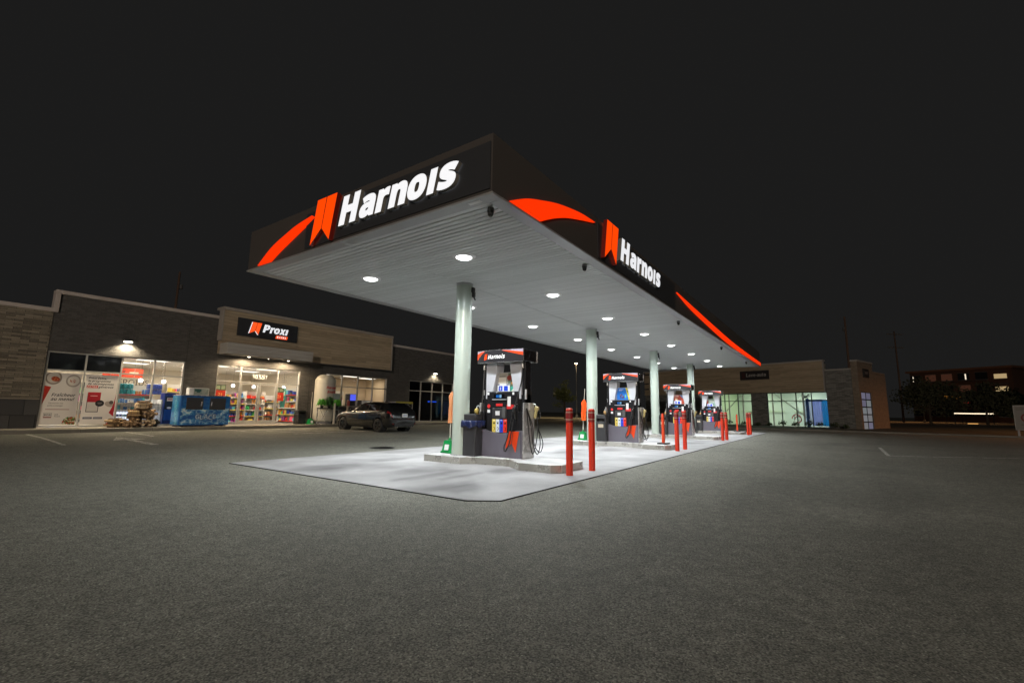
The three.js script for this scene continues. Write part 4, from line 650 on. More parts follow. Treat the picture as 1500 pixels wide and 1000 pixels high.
promo('teal banner inside the door window near the bin', 14.4, 1.75, -1.0, 0.28, 1.1, canvasTex(64, 256, (c, w, h) => { c.fillStyle = '#4f9a90'; c.fillRect(0, 0, w, h); c.fillStyle = '#cfe0d8'; c.fillRect(12, 40, 40, 60); c.fillRect(16, 140, 32, 12); }));
for (const [x, z, lab] of [[7.72, -1.2, 'white globe lamp hanging behind the first clear window'], [8.62, -1.2, 'white globe lamp hanging behind the second clear window'], [12.05, -1.9, 'white globe lamp hanging behind the left shop door'], [14.5, -1.2, 'white globe lamp hanging behind the window near the bin'], [13.3, -2.2, 'white globe lamp hanging behind the right shop door']]) { const t = thing('pendant_lamp', lab, 'lamp', [x, 2.35, OZ + z], 0, 'globe lamps in the shop'); mesh('globe', new THREE.SphereGeometry(0.09, 16, 12), glow(1, 0.98, 0.95, 4), t); mesh('cord', rod(V(0, 0.09, 0), V(0, 1.01, 0), 0.005, 5), mBlackPlastic, t); const l = new THREE.PointLight(0xfff4e4, 1, 0, 2); l.shadow.radius = 3; l.castShadow = true; t.add(l); }
{ // coffee counter with machines and a screen
  const t = thing('coffee_counter', 'counter with coffee machines behind the window by the parked car', 'counter', [18.8, SW, OZ - 1.5]);
  mesh('front', box(-2.3, 2.3, 0, 1.02, -0.35, 0.35), mBeige, t); mesh('top', rbox(-2.35, 2.35, 1.02, 1.07, -0.38, 0.38, 0.01), mDarkPaint, t);
  const mk = (lab, x, w, h, m, scr) => { const q = thing('counter_machine', lab, 'machine', [18.8 + x, SW + 1.071, OZ - 1.5]); mesh('body', [rbox(-w / 2, w / 2, 0, h, -0.25, 0.22, 0.03), rbox(-w / 2 + 0.03, w / 2 - 0.03, h * 0.35, h * 0.4, 0.2, 0.27, 0.01)], m, q); mesh('front_panel', plane(w * 0.8, h * 0.5, 0, h * 0.7, 0.223), scr, q); };
  mk('white counter machine next to the tank side of the coffee window', -1.4, 0.4, 0.6, mWhite, mBeige); mk('steel counter machine in the second bay of the coffee window', -0.6, 0.6, 0.55, mSteel, mDarkPaint); mk('counter machine with glowing violet blue screen', 0.55, 0.6, 0.8, mDarkPaint, glow(0.1, 0.13, 1, 0.9)); mk('dark twin coffee brewer in the last bay of the coffee window', 1.6, 0.9, 0.4, mDarkPaint, mWhite);
}
{ // blue strip lamp seen inside the empty unit
  const t = thing('blue_sign', 'small blue lit bar inside the dark empty unit', 'sign', [27.65, 1.81, OZ - 2.2]); mesh('bar', rbox(-0.5, 0.5, 0, 0.09, 0, 0.05, 0.02), glow(0.02, 0.12, 1, 1.6), t); mesh('stand', [rod(V(-0.4, 0, 0.02), V(-0.4, -1.51, 0.02), 0.015), rod(V(0.4, 0, 0.02), V(0.4, -1.51, 0.02), 0.015)], mDarkPaint, t);
}

// ------------------------------------------------------------ in front of the shop
{ // ice chest
  const iceTex = canvasTex(1024, 640, (c, w, h) => {
    const im = c.createImageData(w, h); for (let y = 0; y < h; y++) for (let x = 0; x < w; x++) { const n = fbm(x / 110, y / 80, 601, 5), r2 = Math.abs(fbm(x / 90, y / 70, 611, 5) - 0.5) * 2, low = y / h > 0.42 ? 1 : 0, ice = low ? Math.pow(1 - r2, 5) * 0.9 + 0.5 * sst(0.5, 0.72, n) : 0.25 * Math.pow(1 - r2, 6); const i = (y * w + x) * 4; im.data[i] = 8 + 190 * ice; im.data[i + 1] = 70 + 60 * n + 130 * ice; im.data[i + 2] = 150 + 70 * n + 60 * ice; im.data[i + 3] = 255; } c.putImageData(im, 0, 0);
    c.font = 'bold 150px sans-serif'; c.lineWidth = 18; c.strokeStyle = '#1d3f7c'; c.fillStyle = '#cfe4f2'; [...'GLACE'].forEach((ch, i) => { const x = 300 + i * 92, y = 520 + (i % 2 ? 12 : -4); c.strokeText(ch, x, y); c.fillText(ch, x, y); });
  });
  const sideTex = canvasTex(384, 640, (c, w, h) => { const im = c.createImageData(w, h); for (let y = 0; y < h; y++) for (let x = 0; x < w; x++) { const n = fbm(x / 50, y / 50, 621, 5), r2 = Math.abs(fbm(x / 30, y / 30, 631, 4) - 0.5) * 2, d = Math.abs(x / w - 0.55 + 0.25 * (0.5 - y / h)), ice = Math.pow(1 - r2, 5) * sst(0.3, 0.05, d); const i = (y * w + x) * 4; im.data[i] = 5 + 190 * ice; im.data[i + 1] = 80 + 80 * n + 110 * ice; im.data[i + 2] = 150 + 60 * n + 40 * ice; im.data[i + 3] = 255; } c.putImageData(im, 0, 0); });
  const t = thing('ice_chest', 'blue ice merchandiser printed with GLACE beside the shop door', 'ice chest', [9.64, SW, OZ + 0.62]);
  mesh('cabinet', rbox(-1.05, 1.05, 0.05, 1.38, -0.45, 0.45, 0.05, 3), P(lin(0.01, 0.12, 0.4), { roughness: 0.3 }), t); mesh('feet', [box(-0.95, -0.8, 0, 0.05, -0.4, 0.4), box(0.8, 0.95, 0, 0.05, -0.4, 0.4)], mBlackPlastic, t);
  mesh('front_print', plane(1.98, 1.24, 0, 0.72, 0.453), new THREE.MeshStandardMaterial({ map: iceTex, color: lin(0.72), roughness: 0.3 }), t); mesh('side_print', plane(0.8, 1.24, -1.053, 0.72, 0, -PI / 2), new THREE.MeshStandardMaterial({ map: sideTex, color: lin(0.72), roughness: 0.3 }), t);
  for (const s of [-1, 1]) { const d = mesh('door', rbox(s > 0 ? 0.14 : -0.82, s > 0 ? 0.82 : -0.14, 0.76, 1.3, 0.455, 0.49, 0.015), mDarkPaint, t); mesh('handle', rbox(s * 0.2, s * 0.23, 0.92, 1.12, 0.491, 0.52, 0.01), mAlu, d); }
  mesh('top_edge', rbox(-1.06, 1.06, 1.382, 1.41, -0.46, 0.46, 0.008), mAlu, t);
  const s = thing('price_box', 'small pale box sign standing on the ice chest', 'sign', [9.45, SW + 1.412, OZ + 0.55]); mesh('box', rbox(-0.42, 0.42, 0, 0.34, -0.2, 0.1, 0.02), mWhite, s); mesh('print', plane(0.62, 0.3, 0.09, 0.17, 0.102), new THREE.MeshStandardMaterial({ map: canvasTex(256, 128, (c, w, h) => { c.fillStyle = '#8d978f'; c.fillRect(0, 0, w, h); c.fillStyle = '#1f5450'; c.fillRect(16, 14, 110, 44); c.fillRect(50, 58, 60, 24); c.fillStyle = '#b6b9b2'; for (let i = 0; i < 5; i++) c.fillRect(140, 20 + i * 18, 90 - i * 9, 8); }), roughness: 0.4 }), s);
}
// firewood in bundles
const mBark = [S(lin(0.16, 0.1, 0.055), { roughness: 0.9 }), S(lin(0.24, 0.15, 0.08), { roughness: 0.9 }), S(lin(0.1, 0.085, 0.07), { roughness: 0.9 })], mSplit = [S(lin(0.55, 0.38, 0.2), { roughness: 0.85 }), S(lin(0.45, 0.3, 0.17), { roughness: 0.85 }), S(lin(0.6, 0.46, 0.3), { roughness: 0.85 })];
const bundle = (x, y, z, turn, lab, k, dark) => {
  const t = thing('firewood_bundle', lab, 'firewood', [x, y, z], turn, 'firewood bundles stacked by the window'), bark = [], split = [];
  for (let i = 0; i < 13; i++) {
    const ring = i === 0 ? 0 : i < 6 ? 1 : 2, a = ring === 1 ? i / 5 * PI * 2 : i / 7 * PI * 2, cx = ring * 0.082 * Math.cos(a) * 1.35, cy = 0.185 + ring * 0.078 * Math.sin(a), r = rr(0.045, 0.062), l = rr(0.34, 0.42), a0 = rr(0, 6), sh = new THREE.Shape(); sh.moveTo(0, 0); for (let q = 0; q <= 5; q++) { const b = a0 + q / 5 * 2.2; sh.lineTo(Math.cos(b) * r * 1.25, Math.sin(b) * r * 1.25); } sh.closePath();
    const g = new THREE.ExtrudeGeometry(sh, { depth: l, bevelEnabled: true, bevelSize: 0.004, bevelThickness: 0.004, bevelSegments: 1 }).translate(cx - 0.02 * Math.cos(a0 + 1.1), cy - 0.02 * Math.sin(a0 + 1.1), -l / 2 + rr(-0.02, 0.02)); (i % 3 === 0 ? bark : split).push(g);
  }
  mesh('bark_logs', bark, dark ? mBark[2] : mBark[k % 2], t); mesh('split_logs', split, dark ? mBark[k % 3] : mSplit[k % 3], t);
  mesh('strap', [-0.1, 0.1].map(zz => new THREE.TorusGeometry(0.215, 0.006, 6, 28).scale(1.22, 0.9, 1).translate(0, 0.19, zz)), mBlackPlastic, t);
};
[[6.5, 0, 0.55, 0.5, 'firewood bundle at the foot of the stack on the poster side'], [7.05, 0, 0.72, 0.1, 'firewood bundle in front at the foot of the stack, pale split faces showing'], [7.62, 0, 0.68, -0.15, 'firewood bundle at the foot of the stack beside the ice chest', ], [6.75, 0, 0.2, 0.2, 'dark firewood bundle behind the poster side of the stack', 1], [7.35, 0, 0.2, 1.5, 'dark firewood bundle behind the middle of the stack', 1], [7.85, 0, 0.25, 0.1, 'dark firewood bundle behind the ice chest side of the stack', 1], [7.12, 0.37, 0.5, 1.4, 'firewood bundle in the second layer on the poster side'], [7.66, 0.37, 0.5, 0.1, 'firewood bundle in the second layer beside the ice chest'], [7.4, 0.72, 0.42, 1.5, 'topmost firewood bundle of the stack'], [7.42, 0.37, 0.1, 1.5, 'dark firewood bundle behind the topmost bundle', 1], [7.6, 0.74, 0.1, 1.55, 'dark firewood bundle leaning high at the glass', 1]].forEach(([x, y, z, a, lab, dark], i) => bundle(x, SW + y, OZ + z, a, lab, i, dark));
{ // bin by the door
  const t = thing('litter_bin', 'black litter bin beside the shop door', 'bin', [14.72, SW, OZ + 0.35]); mesh('body', rbox(-0.24, 0.24, 0, 0.56, -0.24, 0.24, 0.03), mBlackPlastic, t); mesh('hood', [rbox(-0.25, 0.25, 0.66, 0.78, -0.25, 0.25, 0.05), box(-0.22, -0.18, 0.55, 0.68, -0.22, 0.22), box(0.18, 0.22, 0.55, 0.68, -0.22, 0.22), box(-0.22, 0.22, 0.55, 0.68, -0.22, -0.18)], mBlackPlastic, t); mesh('bag_rim', new THREE.TorusGeometry(0.24, 0.02, 6, 4).rotateZ(PI / 4).rotateX(PI / 2).translate(0, 0.57, 0), mRubber, t);
}
flagAt(15.12, SW, OZ + 0.75, null, 'bare pole in a green weighted stand near the white tank', false, 0);
{ // white propane tank
  const t = thing('gas_tank', 'upright white gas tank with red lettering by the shop wall', 'tank', [15.98, SW, OZ + 0.62]);
  const pr = [[0.001, 0.12], [0.4, 0.14], [0.54, 0.24], [0.57, 0.4], [0.57, 2.35], [0.54, 2.55], [0.44, 2.72], [0.28, 2.82], [0.001, 2.85]].map(p => new THREE.Vector2(...p));
  mesh('shell', new THREE.LatheGeometry(new THREE.SplineCurve(pr).getPoints(60), 40), P(lin(0.46, 0.44, 0.38), { roughness: 0.45 }), t); mesh('seam', [0.45, 2.3].map(y => new THREE.TorusGeometry(0.572, 0.008, 6, 48).rotateX(PI / 2).translate(0, y, 0)), S(lin(0.35, 0.33, 0.3)), t); mesh('skirt', cyl(0.45, 0.45, 0.16, 32), S(lin(0.2)), t);
  const wrap = (g, r) => { const p = g.attributes.position; for (let i = 0; i < p.count; i++) { const a = p.getX(i) / r, q = r + p.getZ(i); p.setXYZ(i, Math.sin(a) * q, p.getY(i), Math.cos(a) * q); } g.computeVertexNormals(); return g; };
  const put = (s, x, y, h) => { let c = x; const gs = []; for (const ch of s) { const w = h * (/[riÉ]/.test(ch) ? 0.45 : 0.62) * (ch === 'É' ? 1.3 : 1); gs.push(wrap(glyph(ch === 'i' ? 'l' : ch, w, h * (/[HÉgi]/.test(ch) ? 1 : 0.72), 0.006, 0.004, 0.25).translate(c, y, 0.004), 0.572)); c += w + 0.015; } mesh('lettering', gs, P(lin(0.45, 0.02, 0.02)), t); };
  put('Harnois', -0.26, 2.0, 0.16); put('Énergies', -0.2, 1.76, 0.16);
  mesh('valve_cabinet', [rbox(0.2, 0.62, 0.8, 1.75, 0.3, 0.62, 0.03)], P(lin(0.22, 0.26, 0.25), { roughness: 0.5 }), t); mesh('gauge', cyl(0.12, 0.12, 0.02, 24).rotateX(PI / 2).translate(0, 1.45, 0.565), S(lin(0.28, 0.3, 0.24)), t);
}
{ // plant table
  const t = thing('plant_table', 'black trestle table with X legs in front of the white tank', 'table', [15.85, SW, OZ + 1.4]); mesh('top', rbox(-0.72, 0.72, 0.86, 0.92, -0.14, 0.14, 0.01), mBlackPlastic, t);
  for (const [a, b] of [[-0.66, -0.2], [-0.2, -0.66], [0.2, 0.66], [0.66, 0.2]]) mesh('leg', rod(V(a, 0, 0.1), V(b, 0.86, 0.1), 0.014), mAlu, t); for (const x of [-0.68, 0.68]) mesh('leg', box(x - 0.015, x + 0.015, 0, 0.86, -0.12, -0.09), mAlu, t); mesh('rail', rod(V(0.2, 0.4, 0.1), V(0.68, 0.4, 0.1), 0.012), mAlu, t);
  const leafM = new THREE.MeshPhysicalMaterial({ color: lin(0.1, 0.42, 0.03), roughness: 0.5, transmission: 0.2, thickness: 0, side: THREE.DoubleSide }), leafD = new THREE.MeshPhysicalMaterial({ color: lin(0.02, 0.08, 0.015), roughness: 0.5, side: THREE.DoubleSide });
  [[-0.5, 0.3, leafM, 'bright green leafy potted plant on the trestle table, bin side'], [-0.05, 0.46, leafD, 'dark green taller potted plant on the middle of the trestle table'], [0.42, 0.3, leafM, 'bright green leafy potted plant on the trestle table, car side']].forEach(([x, h, m, lab]) => { const q = thing('potted_plant', lab, 'plant', [15.85 + x, SW + 0.921, OZ + 1.4]); mesh('pot', cyl(0.07, 0.1, 0.12, 16), mBlackPlastic, q); for (let i = 0; i < 30; i++) { const a = rr(0, 6.28), l = rr(0.6, 1) * h, sp = rr(0.1, 0.26), g = new THREE.SphereGeometry(1, 8, 6).scale(0.085, 0.15, 0.008).rotateX(rr(-0.9, 0.3)).rotateY(a).translate(Math.sin(a) * sp, 0.12 + l * rr(0.4, 1), Math.cos(a) * sp * 0.5); mesh('leaf', g, m, q); } mesh('stem', [-1, 0, 1].map(s => rod(V(0, 0.1, 0), V(s * 0.1, 0.12 + h * 0.7, 0), 0.006, 5)), m, q); });
}
{ const t = thing('guard_post', 'plain white guard post in front of the plant table', 'post', [16.05, SW, OZ + 1.57]); mesh('post', new THREE.LatheGeometry([[0.001, 0], [0.06, 0], [0.06, 1.15], [0.045, 1.19], [0.001, 1.2]].map(p => new THREE.Vector2(...p)), 16), S(lin(0.5, 0.46, 0.38)), t); mesh('collar', cyl(0.075, 0.075, 0.03, 16), mKerb, t);
  const u = thing('guard_post', 'guard post with red notice beside the front of the parked car', 'post', [16.95, SW, OZ + 1.5]); mesh('post', new THREE.LatheGeometry([[0.001, 0], [0.06, 0], [0.06, 1.35], [0.045, 1.39], [0.001, 1.4]].map(p => new THREE.Vector2(...p)), 16), S(lin(0.34, 0.28, 0.2)), u); mesh('notice', rbox(-0.09, 0.09, 1.05, 1.35, 0.062, 0.07, 0.003), S(lin(0.3, 0.06, 0.05)), u); }
{ const t = thing('bottle_cage', 'grey wire gas bottle cage with yellow header beyond the parked car', 'cage', [21.9, SW, OZ + 0.5]); const b = []; for (const [x, z] of [[-0.75, -0.35], [0.75, -0.35], [-0.75, 0.35], [0.75, 0.35]]) b.push(box(x - 0.02, x + 0.02, 0, 1.4, z - 0.02, z + 0.02)); mesh('frame', [...b, box(-0.73, 0.73, 0, 0.04, -0.35, 0.35), box(-0.73, 0.73, 1.36, 1.4, -0.33, 0.33)], mAluFrame, t); const w = []; for (let x = -0.7; x < 0.72; x += 0.1) w.push(box(x - 0.004, x + 0.004, 0.04, 1.36, 0.34, 0.348)); for (let y = 0.15; y < 1.3; y += 0.2) w.push(box(-0.73, 0.73, y - 0.004, y + 0.004, 0.349, 0.355)); mesh('wire_front', w, mAlu, t); mesh('header', rbox(-0.77, 0.77, 1.28, 1.42, 0.36, 0.38, 0.004), S(lin(0.42, 0.38, 0.06)), t); mesh('notice', rbox(-0.6, -0.1, 0.5, 1.1, 0.36, 0.37, 0.003), S(lin(0.25, 0.28, 0.28)), t); for (let i = 0; i < 3; i++) mesh('gas_bottle', new THREE.CapsuleGeometry(0.15, 0.2, 6, 14).translate(-0.45 + i * 0.45, 0.32, 0), mWhite, t); }

// ------------------------------------------------------------ car wash, turned a little from the canopy
const WASH = thing('car_wash', 'car wash building with timber band, stone pier and pale lit windows', 'building', [50.44, 0, 1.4], -18.65 * PI / 180);
const wAt = (x, y, z) => { const a = -18.65 * PI / 180; return [50.44 + x * Math.cos(a) + z * Math.sin(a), y, 1.4 - x * Math.sin(a) + z * Math.cos(a)]; };
const WT = -18.65 * PI / 180;
{
  const m = (n, g, mt) => mesh(n, g, mt, WASH), th = 0.3;
  m('stone_pier', box(-0.08, th, 0, 5.2, -2.0, 0), mStoneGrey);
  const wall = (y0, y1, z0, z1) => m('brick_wall', box(0, th, y0, y1, z0, z1), mStoneGrey);
  wall(0, 0.05, -7.33, -2.0); wall(0, 3.32, -8.85, -7.33); wall(0, 0.05, -13.2, -8.85); wall(0, 3.32, -22, -13.2); wall(3.32, 5.9, -22, -2.0);
  m('tower', box(0.02, 3.9, 0, 5.92, 0.002, 0.14), mBrickWarm); m('tower', box(0.02, 0.3, 0, 5.92, 0.142, 0.48), mBrickWarm);
  m('tower_wall', box(0.3, 0.42, 0, 5.92, 0.142, 0.48), mBrickWarm); m('tower_wall', box(3.0, 3.9, 0, 5.92, 0.142, 0.48), mBrickWarm); m('tower_wall', box(0.42, 3.0, 3.26, 5.92, 0.142, 0.48), mBrickWarm);
  m('side_wall', box(3.902, 7.4, 0, 5.12, 0.002, 0.4), mBrickWarm); m('rear_wall', box(7.42, 7.7, 0, 5.1, -22, 0.4), mBrickWarm); m('roof', box(0.3, 7.4, 4.5, 4.7, -21.9, 0), S(lin(0.06)));
  const cap = S(lin(0.34, 0.32, 0.3), { roughness: 0.5 }), capW = S(lin(0.26, 0.2, 0.15), { roughness: 0.6 });
  m('parapet_cap', rbox(-0.14, 0.4, 5.2, 5.34, -2.02, 0.03, 0.01), cap); m('parapet_cap', rbox(-0.02, 3.94, 5.92, 6.06, -0.05, 0.54, 0.01), cap); m('parapet_cap', rbox(3.945, 7.45, 5.12, 5.24, -0.02, 0.46, 0.01), capW);
  // timber band
  m('band_core', box(-0.24, -0.002, 3.36, 6.1, -21.9, -2.12), S(lin(0.04)));
  const n = 17, h = (6.12 - 3.34) / n;
  for (let i = 0; i < n; i++) { let z = -2.1; while (z > -21) { const e = z - rr(2.6, 3.8); m('timber_board', box(-0.275 - 0.004 * rnd(), -0.242, 3.34 + i * h + 0.006, 3.34 + (i + 1) * h - 0.005, Math.max(e, -21.9) + 0.003, z - 0.003), mWoods[Math.floor(rnd() * 3)]); z = e; } }
  m('parapet_cap', [rbox(-0.33, 0.3, 6.12, 6.25, -22, -2.04, 0.01), rbox(-0.31, 0.0, 3.32, 6.118, -2.098, -2.04, 0.01)], cap);
  // windows
  const mFrameD = P(lin(0.05, 0.055, 0.055), { metalness: 0.5, roughness: 0.4 });
  const win = (z0, z1, y0, y1, cols, tran) => {
    const o = new THREE.Group(); o.name = 'window'; WASH.add(o); const w = 0.06, xa = 0.06, xb = 0.16;
    mesh('frame', [box(xa, xb, y0, y0 + w, z0, z1), box(xa, xb, y1 - w, y1, z0, z1), box(xa, xb, y0 + w, y1 - w, z0, z0 + w), box(xa, xb, y0 + w, y1 - w, z1 - w, z1)], mFrameD, o);
    for (let i = 0; i < cols; i++) { const a = lerp(z0, z1, i / cols), b = lerp(z0, z1, (i + 1) / cols); if (i) mesh('mullion', box(xa - 0.002, xb, y0 + w, y1 - w, a - 0.03, a + 0.03), mFrameD, o); mesh('transom', box(xa, xb, tran - 0.03, tran + 0.03, a + w / 1.9, b - w / 1.9), mFrameD, o); for (const [c, d] of [[y0 + w, tran - 0.03], [tran + 0.03, y1 - w]]) mesh('pane', new THREE.PlaneGeometry(b - a - w, d - c).rotateY(-PI / 2).translate(0.11, (c + d) / 2, (a + b) / 2), mGlass, o); }
  };
  win(-7.33, -2.0, 0.05, 3.32, 4, 2.53); win(-13.2, -8.85, 0.05, 3.32, 3, 2.53);
  // glazed door, two by five panes
  const d = new THREE.Group(); d.name = 'sectional_door'; WASH.add(d);
  const fr = []; for (let i = 0; i <= 5; i++) fr.push(box(0.42, 3.0, i * 0.652 - (i ? 0.05 : 0), i * 0.652 + (i < 5 ? 0.05 : 0), 0.36, 0.42)); for (const x of [0.44, 1.71, 2.98]) fr.push(box(x - 0.05, x + 0.05, 0, 3.26, 0.35, 0.425)); mesh('frame', fr, mFrameD, d);
  const frosted = [[0.5, 0.5, 0.52], [0.36, 0.34, 0.5], [0.55, 0.56, 0.6], [0.42, 0.4, 0.58], [0.5, 0.55, 0.58]].map(c => glow(...c, 0.3));
  for (let i = 0; i < 5; i++) for (let j = 0; j < 2; j++) mesh('pane', box(0.49 + j * 1.27, 1.66 + j * 1.27, 0.05 + i * 0.652, 0.602 + i * 0.652, 0.38, 0.395), frosted[(i * 2 + j * 3) % 5], d);
  // inside
  const mPale = S(lin(0.58, 0.66, 0.5), { roughness: 0.7 }), mBay = S(lin(0.62, 0.68, 0.66), { roughness: 0.7 });
  m('wash_floor', box(0.3, 7.4, -0.1, 0.05, -21.9, 0), S(lin(0.3))); m('wash_ceiling', box(0.3, 7.4, 4.0, 4.08, -21.9, -0.02), mPale); m('inner_wall', box(6.9, 7.0, 0.05, 4, -21.9, -0.02), mBay); m('inner_wall', box(0.302, 6.9, 0.05, 4, -0.14, -0.022), mBay); m('inner_wall', box(0.302, 6.9, 0.05, 4, -14, -13.9), mPale);
  for (const [z0, z1] of [[-13.4, -8.6], [-7.6, -1.8]]) { m('wall_rail', box(6.7, 6.8, 2.7, 2.82, z0, z1), mWhite); m('wall_rail', box(6.7, 6.8, 1.5, 1.58, z0, z1), mPale); }
  const steel = S(lin(0.62, 0.66, 0.58), { roughness: 0.5 });
  for (const z of [-13.1, -11.6, -10.1, -8.7, -7.1, -4.3, -1.9]) m('steel_post', box(0.7, 0.82, 0.05, 4, z - 0.06, z + 0.06), steel);
  for (const [a, b] of [[[0.8, 0.6, -12.9], [0.8, 3.2, -10.3]], [[0.8, 0.3, -9.9], [0.8, 2.2, -8.8]], [[0.9, 3.3, -7.0], [0.9, 0.5, -3.6]]]) m('brace', rod(V(...a), V(...b), 0.05), steel);
}
for (const [i, [x, z, c, k]] of [[2.2, -11, 0xeaffd8, 1], [5, -11, 0xeaffd8, 1], [2.2, -6, 0xecffe2, 1.1], [5, -6, 0xecffe2, 1.1], [3.6, -2.9, 0xd6e8ff, 1.1]].entries()) {
  const p = wAt(x, 4.0, z), t = thing('wash_ceiling_light', ['long ceiling lamp inside the car wash behind the pump-side window, front', 'long ceiling lamp inside the car wash behind the pump-side window, rear', 'long ceiling lamp in the middle of the car wash, front', 'long ceiling lamp in the middle of the car wash, rear', 'long bluish ceiling lamp above the blue curtains of the car wash'][i], 'ceiling light', p, WT, 'car wash ceiling lamps');
  mesh('body', rbox(-0.12, 0.12, -0.09, -0.001, -0.75, 0.75, 0.02), mWhite, t); mesh('tube', box(-0.09, 0.09, -0.1, -0.092, -0.7, 0.7), glow(0.92, 1, 0.88, 2.5), t);
  const l = new THREE.RectAreaLight(c, L_WASH * 2.6 * k, 0.18, 1.4); l.position.set(0, -0.105, 0); l.rotation.x = -PI / 2; t.add(l);
}
{ // machines in the wash bay
  const t = thing('overhead_washer', 'blue overhead wash arm standing behind the large car wash window', 'machine', wAt(0.95, 0.05, -4.05), WT), mB = P(lin(0.02, 0.09, 0.3), { roughness: 0.4 });
  mesh('mast', rbox(-0.11, 0.11, 0, 2.7, -0.11, 0.11, 0.03), mB, t); mesh('arm', rbox(-0.1, 0.1, 2.42, 2.6, 0.1, 1.3, 0.03), mB, t); const br = []; for (let i = 0; i < 90; i++) { const a = rr(0, 6.28), l = rr(0.25, 0.5); br.push(rod(V(0, 2.85, -0.1), V(Math.cos(a) * l * 0.7, 2.85 + rr(-0.25, 0.35), -0.1 + Math.sin(a) * l), 0.008, 4)); } mesh('brush', br, S(lin(0.05, 0.06, 0.07)), t);
  for (let i = 0; i < 3; i++) { const c = thing('wash_curtain', `blue wash bay curtain strip, ${ORD[i]} from the stone pier`, 'curtain', wAt(1.1 + i * 0.12, 0.1, -2.5 - i * 0.86), WT, 'wash curtains'), g = new THREE.PlaneGeometry(0.84, 2.4, 32, 1), p = g.attributes.position; for (let k = 0; k < p.count; k++) p.setZ(k, 0.04 * Math.sin(p.getX(k) * 34)); g.computeVertexNormals(); g.rotateY(-PI / 2).translate(0, 1.3, 0); mesh('sheet', g, new THREE.MeshPhysicalMaterial({ color: [lin(0.03, 0.36, 0.85), lin(0.36, 0.42, 0.85), lin(0.6, 0.64, 0.8)][i], roughness: 0.9, transmission: 0.55, thickness: 0, side: THREE.DoubleSide }), c); mesh('rail', rod(V(0, 2.52, -0.43), V(0, 2.52, 0.43), 0.02), mAlu, c); }
  const q = thing('hose_reel', 'red hose coil hanging inside the car wash', 'hose', wAt(2.6, 0.05, -5.75), WT), mH = P(lin(0.42, 0.1, 0.1), { roughness: 0.5 }); mesh('hose', [new THREE.TorusGeometry(0.42, 0.05, 8, 36, 4.4).rotateY(PI / 2).translate(0, 0.75, 0), new THREE.TorusGeometry(0.3, 0.05, 8, 36, 5.2).rotateY(PI / 2).translate(0.1, 0.7, 0.1)], mH, q); mesh('stand', [rod(V(0, 0, 0.2), V(0, 1.9, 0.2), 0.03), rod(V(0, 0, -0.2), V(0, 1.2, -0.2), 0.03)], mAlu, q);
  const b = thing('control_box', 'small blue control box inside the car wash', 'box', wAt(5.9, 1.55, -4.4), WT); mesh('box', rbox(-0.15, 0.15, 0, 0.65, -0.5, 0.5, 0.04), P(lin(0.03, 0.12, 0.42)), b); mesh('bracket', box(0.15, 0.98, 0.1, 0.2, -0.1, 0.1), mAlu, b);
}
{ // unlit signs on the car wash
  const t = thing('wash_sign', 'dark unlit panel reading Lave-auto on the car wash timber band', 'sign', wAt(-0.29, 4.68, -9.7), WT); mesh('panel', rbox(-0.09, 0, 0, 0.9, 0, 2.9, 0.01), P(lin(0.02, 0.017, 0.018)), t); mesh('red_block', box(-0.094, -0.091, 0.15, 0.75, 0.2, 0.55), S(lin(0.045, 0.012, 0.012)), t);
  const g = []; let z = 0.65; for (const [ch, w, h] of [['L', 0.2, 0.36], ['a', 0.2, 0.26], ['v', 0.21, 0.26], ['e', 0.2, 0.26], ['-', 0.12, 0.06], ['a', 0.2, 0.26], ['u', 0.2, 0.26], ['t', 0.14, 0.34], ['o', 0.22, 0.26]]) { mesh('letter', glyph(ch, w, h, 0.02, 0.004, 0.05).rotateY(-PI / 2).translate(-0.092, 0.3 + (ch === '-' ? 0.1 : 0), z), S(lin(0.3, 0.28, 0.26)), t); z += w + 0.035; }
  const s = thing('wash_sign', 'small square dark sign on the brown brick tower', 'sign', wAt(1.25, 4.6, 0.482), WT); mesh('panel', rbox(0, 1.3, 0, 0.75, 0, 0.1, 0.01), P(lin(0.02)), s); for (let i = 0; i < 3; i++) mesh('letter', glyph(['n', 'o', 'n'][i] === 'n' ? 'l' : 'o', 0.16, 0.26, 0.02, 0.004, 0).translate(0.3 + i * 0.25, 0.25, 0.101), S(lin(0.12, 0.1, 0.09)), s);
}
